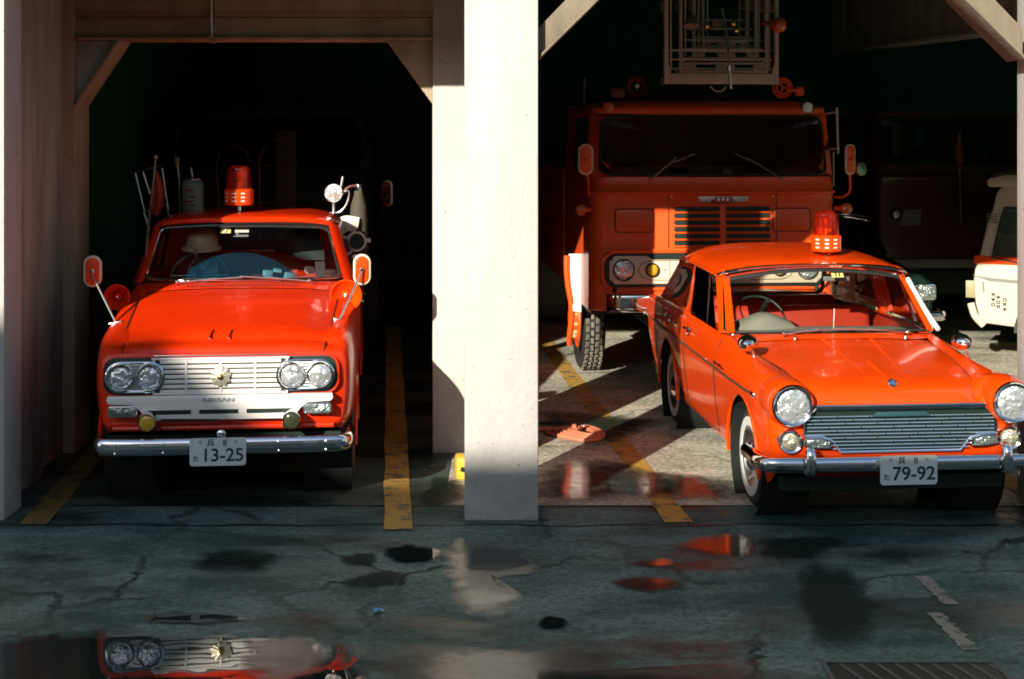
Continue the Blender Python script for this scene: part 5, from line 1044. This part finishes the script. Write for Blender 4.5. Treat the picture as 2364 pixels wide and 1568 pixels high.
# ladder: nested U shaped sections with stepped rung plates
def KP(px,py,y):
    a=R(4.7); ox,oy=1.79,12.5; dX=(px-1182)/FPX; dZ=(YH-py)/FPX; ca,sa=math.cos(a),math.sin(a)
    t=(y-(ox*sa-oy*ca))/(-dX*sa+ca); return (-(ox*ca+oy*sa)+t*(dX*ca+sa),y,CAM_H+t*dZ)
m=MB()
for k in range(4):
    xl,xr=[(1534,1798),(1568,1774),(1599,1749),(1620,1728)][k]; yb=[194,168,140,118][k]; yd=-.1+.30*k; tp=[26,26,24,22][k]; hh=[24,16,14,12][k]
    A=KP(xl,yb,yd); Bq=KP(xr,yb,yd); zt=KP(xl,tp-30,yd)[2]; w=[.034,.030,.028,.026][k]; hz=hh/FPX*12.6
    m.span((A[0],yd,A[2]),(A[0]+w,yd+.05,zt),ALU,.003); m.span((Bq[0]-w,yd,A[2]),(Bq[0],yd+.05,zt),ALU,.003)
    for q_ in (.062,): m.span((A[0]+q_,yd+.06,A[2]+hz+.02),(A[0]+q_+.014,yd+.08,zt),ALU); m.span((Bq[0]-q_-.014,yd+.06,A[2]+hz+.02),(Bq[0]-q_,yd+.08,zt),ALU)
    for r_ in range(3): m.span((A[0]+w,yd+.10,A[2]+.13+.05*r_*1.6),(Bq[0]-w,yd+.115,A[2]+.145+.05*r_*1.6),ALU)
    if k==0: m.span((A[0]+w,yd+.002,A[2]),(Bq[0]-w,yd+.04,A[2]+hz),ALU,.003)
    else:
        cxm=(A[0]+Bq[0])/2; W2=(Bq[0]-A[0])/2
        m.span((A[0]+w,yd+.002,A[2]),(Bq[0]-w,yd+.03,A[2]+.022),ALU,.002); m.span((A[0]+w,yd+.002,A[2]+.075),(Bq[0]-w,yd+.03,A[2]+.097),ALU,.002)
        for a,b in ((-W2+w,-W2*.62),(-.07,.10),(W2*.66,W2-w)): m.span((cxm+a,yd+.003,A[2]+.0225),(cxm+b,yd+.028,A[2]+.0745),ALU,.001)
    for xx,s in ((A[0]+w,1),(Bq[0]-w,-1)): m.prism([(xx,A[2]+hz),(xx+s*.025,A[2]+hz),(xx,A[2]+hz+.09)][::s],yd+.003,yd+.04,ALU)
    # side rails running back
    m.span((A[0]+.002,yd+.05,zt-.10),(A[0]+w-.002,yd+.2,zt-.02),ALU); m.span((Bq[0]-w+.002,yd+.05,zt-.10),(Bq[0]-.002,yd+.2,zt-.02),ALU)
    m.span((A[0]+.002,yd+.05,A[2]+.002),(A[0]+w-.002,yd+.2,A[2]+.06),ALU); m.span((Bq[0]-w+.002,yd+.05,A[2]+.002),(Bq[0]-.002,yd+.2,A[2]+.06),ALU)
ld=m.build('ladder',lt)
m=MB(); m.tube([KP(1668,20,-.2),KP(1676,70,-.25),KP(1683,150,-.3)],.014,CHROME,8); m.tube([KP(1683,150,-.3),KP(1687,206,-.3)],.013,SATIN); m.lathe([(.02,-.02),(.02,.02)],CHROME,KP(1683,158,-.3),(0,0,1),12); m.tube([KP(1640,200,-.1),KP(1652,210,-.1),KP(1666,210,-.1),KP(1676,200,-.1)],.008,ALU,6,sub=3); m.build('monitor_nozzle',ld)
m=MB(); c=KP(1597,62,-.15); m.lathe([(.03,-.10),(.06,-.05),(.078,0),(.074,.006)],GREYP,c,(-.1,-.35,-1),24); m.lathe([(.072,.0),(.0001,.004)],LENS,c,(-.1,-.35,-1),24); m.build('ladder_lamp',ld)
m=MB(); c=KP(1798,58,-.15); m.lathe([(.0001,-.07)]+[(.07*math.cos(a),.07*math.sin(a)) for a in [-1.2+i*.3 for i in range(9)]],AMBERP,c,(1,-.3,0),20); m.tube([c,(c[0]-.15,c[1],c[2]+.02)],.02,DRED); m.build('ladder_globe',ld)
m=MB(); m.box(KP(1655,55,.2),(.10,.1,.05),GREYP,.01); 
for a,b in ((1632,60),(1693,55),(1700,70)): m.lathe([(.02,-.03),(.03,.0),(.02,.02),(.0001,.03)],GOLD,KP(a,b,.1),n=12)
m.build('ladder_controls',ld)
m=MB(); m.span((-.52,1.9,2.45),(.46,5.6,2.66),DRED,.01); m.span((-.5,.6,2.563),(.45,.9,2.62),BLACK,.01); m.build('ladder_cradle',lt)
# chassis, rear body
m=MB(); m.span((-.45,.15,.45),(.45,7.5,.70),BLACK,.01); m.span((-1.10,2.1,.75),(1.10,7.5,1.9),REDT,.02); m.build('rear_body',lt)
for s in (-1,1):
    wheel(lt,s*.955,1.28,.485,.485,.22,s,.27,rimmat=REDT,tread=True,cap=None,tmat=RUBBER)
    wheel(lt,s*.99,4.6,.485,.485,.40,s,.27,rimmat=REDT,tread=False,cap=None,tmat=DUSTY)
    m=MB()
    m.lathe([(.24,.09),(.22,.13),(.13,.14),(.12,.18),(.07,.19),(.0001,.195)],REDT,(s*.955,1.28,.485),(s,0,0),24); hb=m.build('hub',lt)
    m=MB()
    for i in range(12):
        a=2*pi*i/12+.2; m.lathe([(.019,0),(.019,.03),(.0001,.036)],NUT,(s*1.085,1.28+.175*math.cos(a),.485+.175*math.sin(a)),(s,0,0),8)
    m.build('nut',hb)
    # mudguard with white front face
    m=MB(); m.prism([(s*(1.11),1.165),(s*1.225,1.165),(s*1.215,.9),(s*1.185,.64),(s*1.11,.63)][::s],.60,.62,WHITE,.002); mg=m.build('mudguard',lt)
    m=MB(); m.tube([(s*1.243,.60,1.15),(s*1.245,.6,1.05),(s*1.225,.61,.85),(s*1.20,.62,.72),(s*1.19,.65,.60),(s*1.20,.72,.42),(s*1.195,.80,.31)],.028,REDT,8,sub=3,rr=None); m.build('guard_edge',mg)
# cab interior
m=MB(); m.span((-1.0,.25,1.60),(1.0,.50,1.84),GREYP,.04); m.build('dashboard',lt); steering(lt,(-.55,.60,1.95),.24,R(-60)); bench(lt,-.95,.95,1.25,1.45,DRED,.5)
m=MB(); m.span((-.02,1.0,1.6),(.02,1.04,2.5),GREYP); m.span((-.20,.35,1.90),(-.18,.36,2.05),BLACK); m.build('cab_post',lt)
m=MB(); m.box((.03,.14,2.405),(.055,.004,.06),PLATEG,.002); m.box((.12,.05,1.925),(.075,.004,.045),PAPER); m.box((.20,.05,1.92),(.07,.004,.03),GREYP); m.tube([(-.225,.60,2.0),(-.22,.60,2.10)],.008,BLACK); m.tube([(-.22,.6,2.10),(-.215,.6,2.27)],.024,PLATEG,8); m.build('windscreen_items',lt)
m=MB(); m.tube([(1.10,.5,2.44),(1.20,.35,2.46)],.010,ALU); m.tube([(1.10,.5,2.12),(1.22,.35,2.13)],.010,ALU); m.tube([(1.20,.35,2.50),(1.21,.35,2.08)],.012,ALU); m.tube([(1.20,.45,2.1),(1.20,.45,1.78)],.008,ALU); m.build('grab_rail',lt)
m=MB(); q=KP(1350,180,2.6); m.tube([q,(q[0]-.03,q[1],q[2]-1.2)],.012,ALU); fl=m.build('flag_pole',lt)
m=MB(); a0=KP(1349,178,2.6); a1=KP(1362,225,2.6); a2=KP(1366,262,2.6); a3=KP(1341,250,2.6); m.net([[a0,Vector(a0)+Vector((.005,.01,0)),Vector(a0)+Vector((.01,0,0))],[KP(1345,215,2.6),KP(1352,215,2.64),a1],[a3,KP(1352,256,2.66),a2]],DRED,3,3,False); m.build('pennant',fl)
# ------------------------------------------------------------------ engine deep in the left bay
en=thing('pump_truck',(-2.38,13.9,0),4.7,'unlit dark truck parked in the darkness behind the pickup','truck')
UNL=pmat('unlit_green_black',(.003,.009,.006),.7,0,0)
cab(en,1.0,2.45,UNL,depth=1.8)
q=W(900,447,14.0)
oval_mirror(en,(.50,-.1,1.67),.125,.26,[(.50,-.05,1.60),(.80,.0,1.50),(1.0,.1,1.50)],REDT,SATIN,0,.010) if False else None
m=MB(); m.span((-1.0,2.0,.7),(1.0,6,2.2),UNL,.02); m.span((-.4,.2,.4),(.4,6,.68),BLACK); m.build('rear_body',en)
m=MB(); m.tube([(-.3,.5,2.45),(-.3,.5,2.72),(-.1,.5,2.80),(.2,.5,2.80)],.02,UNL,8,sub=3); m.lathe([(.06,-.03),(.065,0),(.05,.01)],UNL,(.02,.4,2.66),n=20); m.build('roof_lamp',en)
for s in (-1,1):
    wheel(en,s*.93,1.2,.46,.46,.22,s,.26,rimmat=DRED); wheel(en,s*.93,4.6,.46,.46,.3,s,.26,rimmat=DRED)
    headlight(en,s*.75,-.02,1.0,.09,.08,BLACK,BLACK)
oval_mirror(en,(1.155,-.02,1.67),.115,.265,[(1.155,.0,1.60),(1.10,.05,1.45),(1.0,.12,1.42)],REDT,SATIN,R(-10),.010,arm_mat=UNL)
m=MB(); m.prism(rr(-.04,.04,-.105,.105,.039,6,1),-.030,-.022,pmat('mirror_face',(.5,.4,.35),.08,1),0,M=Matrix.Translation((1.155,-.02,1.67))@Matrix.Rotation(R(-10),4,'Z')); m.build('mirror_glass',en)
# ------------------------------------------------------------------ dark sedan behind
ds=thing('dark_sedan',(3.42,13.7,0),4.7,'dark green sedan in the shade behind the orange red sedan','car')
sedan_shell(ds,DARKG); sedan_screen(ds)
for s in (-1,1):
    wheel(ds,s*.64,.76,.30,.30,.155,s,.19); wheel(ds,s*.64,3.17,.30,.30,.155,s,.19)
    m=MB(); m.prism([(x+s*.61,z) for x,z in rr(-.10,.10,.64,.80,.03,4,1)],.06,.16,CHROME,.006); t=m.build('headlight',ds)
    m=MB(); m.prism([(x+s*.61,z) for x,z in rr(-.082,.082,.655,.785,.025,4,1)],.048,.062,TURN,.004); m.build('lens',t)
m=MB(); m.span((-.50,.10,.62),(.50,.14,.80),BLACK); g=m.build('grille',ds)
m=MB()
for i in range(8): m.box((0,.092,.635+.0215*i),(1.0,.01,.008),SATIN)
m.build('bar',g)
bumper(ds,.82,.44,.54,0,.4); plate(ds,.24,-.03,.58,'80-16',PLATEG,BLACK,'4')
# ------------------------------------------------------------------ second engine at the far right
re_=thing('rescue_truck',(5.15,16.2,0),4.7,'dim orange red truck in the shade between dark sedan and cream van','truck')
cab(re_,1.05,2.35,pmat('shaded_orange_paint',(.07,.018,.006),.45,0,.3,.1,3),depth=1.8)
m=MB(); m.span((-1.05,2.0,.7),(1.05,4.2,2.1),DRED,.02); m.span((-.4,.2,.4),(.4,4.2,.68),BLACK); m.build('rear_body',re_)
for s in (-1,1):
    wheel(re_,s*.93,1.2,.46,.46,.22,s,.26,rimmat=DRED); headlight(re_,s*.80,-.02,1.33,.06,.05,ring=BLACK)
m=MB(); m.prism([(-.75,1.2),(-.70,1.38),(-.5,1.38),(-.52,1.2)],-.01,.01,GREYP); m.span((-.9,-.05,.72),(.9,.02,.82),GREYP,.01); m.build('front_trim',re_)
fp2=W(2215,310,15.6); m=MB(); 
a=W(2214,305,15.6); m.net([[a,(a[0]+.01,a[1]+.02,a[2]),(a[0]+.02,a[1],a[2])],[W(2203,360,15.6),W(2214,362,15.65),W(2223,350,15.6)],[W(2211,388,15.6),W(2216,380,15.65),W(2225,375,15.6)]],pmat('orange_pennant',(.30,.08,.02),.8),3,3,False); m.tube([a,(a[0]+.02,a[1],a[2]-1.0)],.008,GREYP)
o=m.build('pennant'); tag(o,'dim orange pennant on a thin pole above the shaded truck at right','flag')
# ------------------------------------------------------------------ cream van at the right edge
vn=thing('ambulance_van',(4.5,13.9,0),-21,'cream white van with orange waist stripe and dark lettering at the right edge','van')
def VP_(px,py): p=W(px,py,13.9); return (p[0]-4.5,p[2])
prof=[VP_(*q) for q in ((2262,745),(2251,700),(2247,650),(2250,622),(2258,600),(2276,520),(2292,470),(2297,445))]
body=prof+[(.26+.05,1.79),(.6,1.86),(3.9,1.87),(3.98,1.6),(4.0,.35),(1.05,.33),(.62,.36)]
m=MB(); m.prism(body,0,1.65,CREAM,.03); vb=m.build('body',vn)
m=MB(); p=[VP_(2288,428),VP_(2300,417),VP_(2364,412)]; m.prism([(.13,1.79),(.16,1.83),(.30,1.86),(4.0,1.93),(4.02,1.82),(.15,1.74)],-.05,1.70,CREAM,.02); m.build('roof_lip',vn)
m=MB(); s0=VP_(2252,598); m.prism([(s0[0]-.01,s0[1]+.035),(4.0,s0[1]-.02),(4.0,s0[1]-.11),(s0[0]-.02,s0[1]-.04)],-.006,.01,REDO); m.build('stripe',vn)
m=MB(); a=VP_(2249,640); m.prism([(a[0]-.02,a[1]+.02),(a[0]+.15,a[1]),(4.0,a[1]-.52+.30),(4.0,a[1]-.25-.0),(a[0]+.14,a[1]-.03)],-.008,.01,GREYP); m.build('trim_strip',vn)
m=MB(); m.prism([VP_(2316,478),VP_(2310,500),VP_(2288,590),VP_(2400,612),VP_(2400,485)],-.004,.02,GLASST); wn=m.build('side_window',vn)
m=MB(); m.tube([(x,-.01,z) for x,z in (VP_(2400,480),VP_(2315,478),VP_(2308,500),VP_(2287,592),VP_(2400,614))],.010,RUBBER,6); m.build('seal',wn)
for i in range(3): pass
m=MB()
for k in range(4):
    a=VP_(2300+0*k,494+6*k); m.box((a[0]-.05,-.004,a[1]),(.10,.01,.008),GREYP)
m.build('vent',vn)
m=MB()
GL=[[[(0,.9),(1,.9)],[(.2,.9),(.2,.1)],[(.8,.9),(.8,0)],[(.2,.5),(.8,.5)]],[[(0,1),(.4,.2)],[(.5,1),(.5,0)],[(.1,.5),(1,.5)],[(.6,.9),(1,.3)]],[[(.1,.8),(.9,.8)],[(.1,.8),(.1,.1)],[(.9,.8),(.9,.1)],[(.1,.1),(.9,.1)]]]
for k,(px,py) in enumerate(((2291,690),(2302,695),(2316,700))):
    a=VP_(px,py)
    for r_ in range(3): strokes(m,GL[(k+r_)%3],a[0]-.02,-.004,a[1]+.03-.047*r_,.034,.004,BLACK)
m.build('lettering',vn)
m=MB(); a=VP_(2258,728); m.tube([(a[0]-.07,-.02,a[1]+.12),(a[0]-.03,-.04,a[1]),(a[0]+.05,-.03,a[1]-.09)],.035,CREAM,8,sub=4,rr=None); m.build('bumper',vn)
m=MB(); a=VP_(2242,665); m.box((a[0]-.01,.08,a[1]-.02),(.09,.02,.17),PLATEG,.006); m.build('license_plate',vn)
m=MB(); a=VP_(2266,660); m.prism([(a[0],a[1]+.05),(a[0]+.02,a[1]+.04),(a[0]+.025,a[1]-.05),(a[0]+.01,a[1]-.06)],-.006,.01,GREYP); m.build('door_handle',vn)
wx=(2420-1182)/FPX*13.9-4.5
m=MB(); m.prism([(wx+.36*math.cos(a),.33+.40*math.sin(a)) for a in [i*pi/16 for i in range(17)]],-.006,.10,BLACK); m.build('wheel_arch',vn)
t=MB(); t.lathe([(.17,-.08),(.29,-.09),(.315,-.06),(.315,.06),(.29,.09),(.17,.08),(.14,.05),(.0001,.05)],DUSTY,(wx,.10,.315),(0,-1,0),32); wv_=t.build('wheel',vn)
m=MB(); m.lathe([(.16,.085),(.10,.09),(.0001,.10)],CREAM,(wx,.10,.315),(0,-1,0),20); m.build('hub_cap',wv_)
# ------------------------------------------------------------------ hose on the floor
(hx,hy)=G(1342,1006)
hs=thing('fire_hose',(hx,hy,0),0,'flat coil of salmon pink hose with a silver coupling on the garage floor','hose')
m=MB(); pts=[]
for i in range(0,4*28):
    a=2*pi*i/28+2.6; k=i/112; rx=.175-.125*k; ry=.27-.19*k; lobe=1+.55*max(0,-math.cos(a))
    pts.append((rx*math.cos(a)*lobe+.04*k,ry*math.sin(a)*(1-.35*max(0,-math.cos(a)))-.05*math.cos(a),.020+.012*k))
m.tube(pts,.0165,HOSEM,8); m.tube([pts[0],(-.36,.10,.022),(-.7,.22,.022),(-1.1,.25,.022)],.018,HOSEM,8,sub=5); m.tube([pts[-1],(-.02,.04,.045),(-.05,.10,.05)],.020,HOSEM,8,sub=3); m.build('coil',hs)
m=MB(); m.lathe([(.020,-.05),(.026,-.045),(.026,-.005),(.032,0),(.032,.035),(.022,.04)],CHROME,(-.0,.06,.055),(-.2,-1,.35),16); m.box((.03,.06,.06),(.02,.02,.03),CHROME,.004); m.build('coupling',hs)
m=MB(); m.tube([(-.1,.38,.02),(-.3,.36,.02),(-.55,.40,.02),(-.9,.33,.02)],.012,RUBBER,8,sub=5); m.build('thin_line',hs)
# yellow chock behind the pillar
yc=thing('wheel_chock',(-.345,9.45,0),8,'small yellow block on the floor at the left foot of the centre pillar','block')
m=MB(); m.prism([(-.03,.004),(-.03,.12),(-.02,.15),(.10,.15),(.16,.004)],-.08,.08,YEL,.012,smooth=True); m.build('block',yc)
m=MB(); m.box((.01,-.084,.075),(.03,.004,.03),BLACK,rot=(0,R(20),0)); m.build('mark',yc)
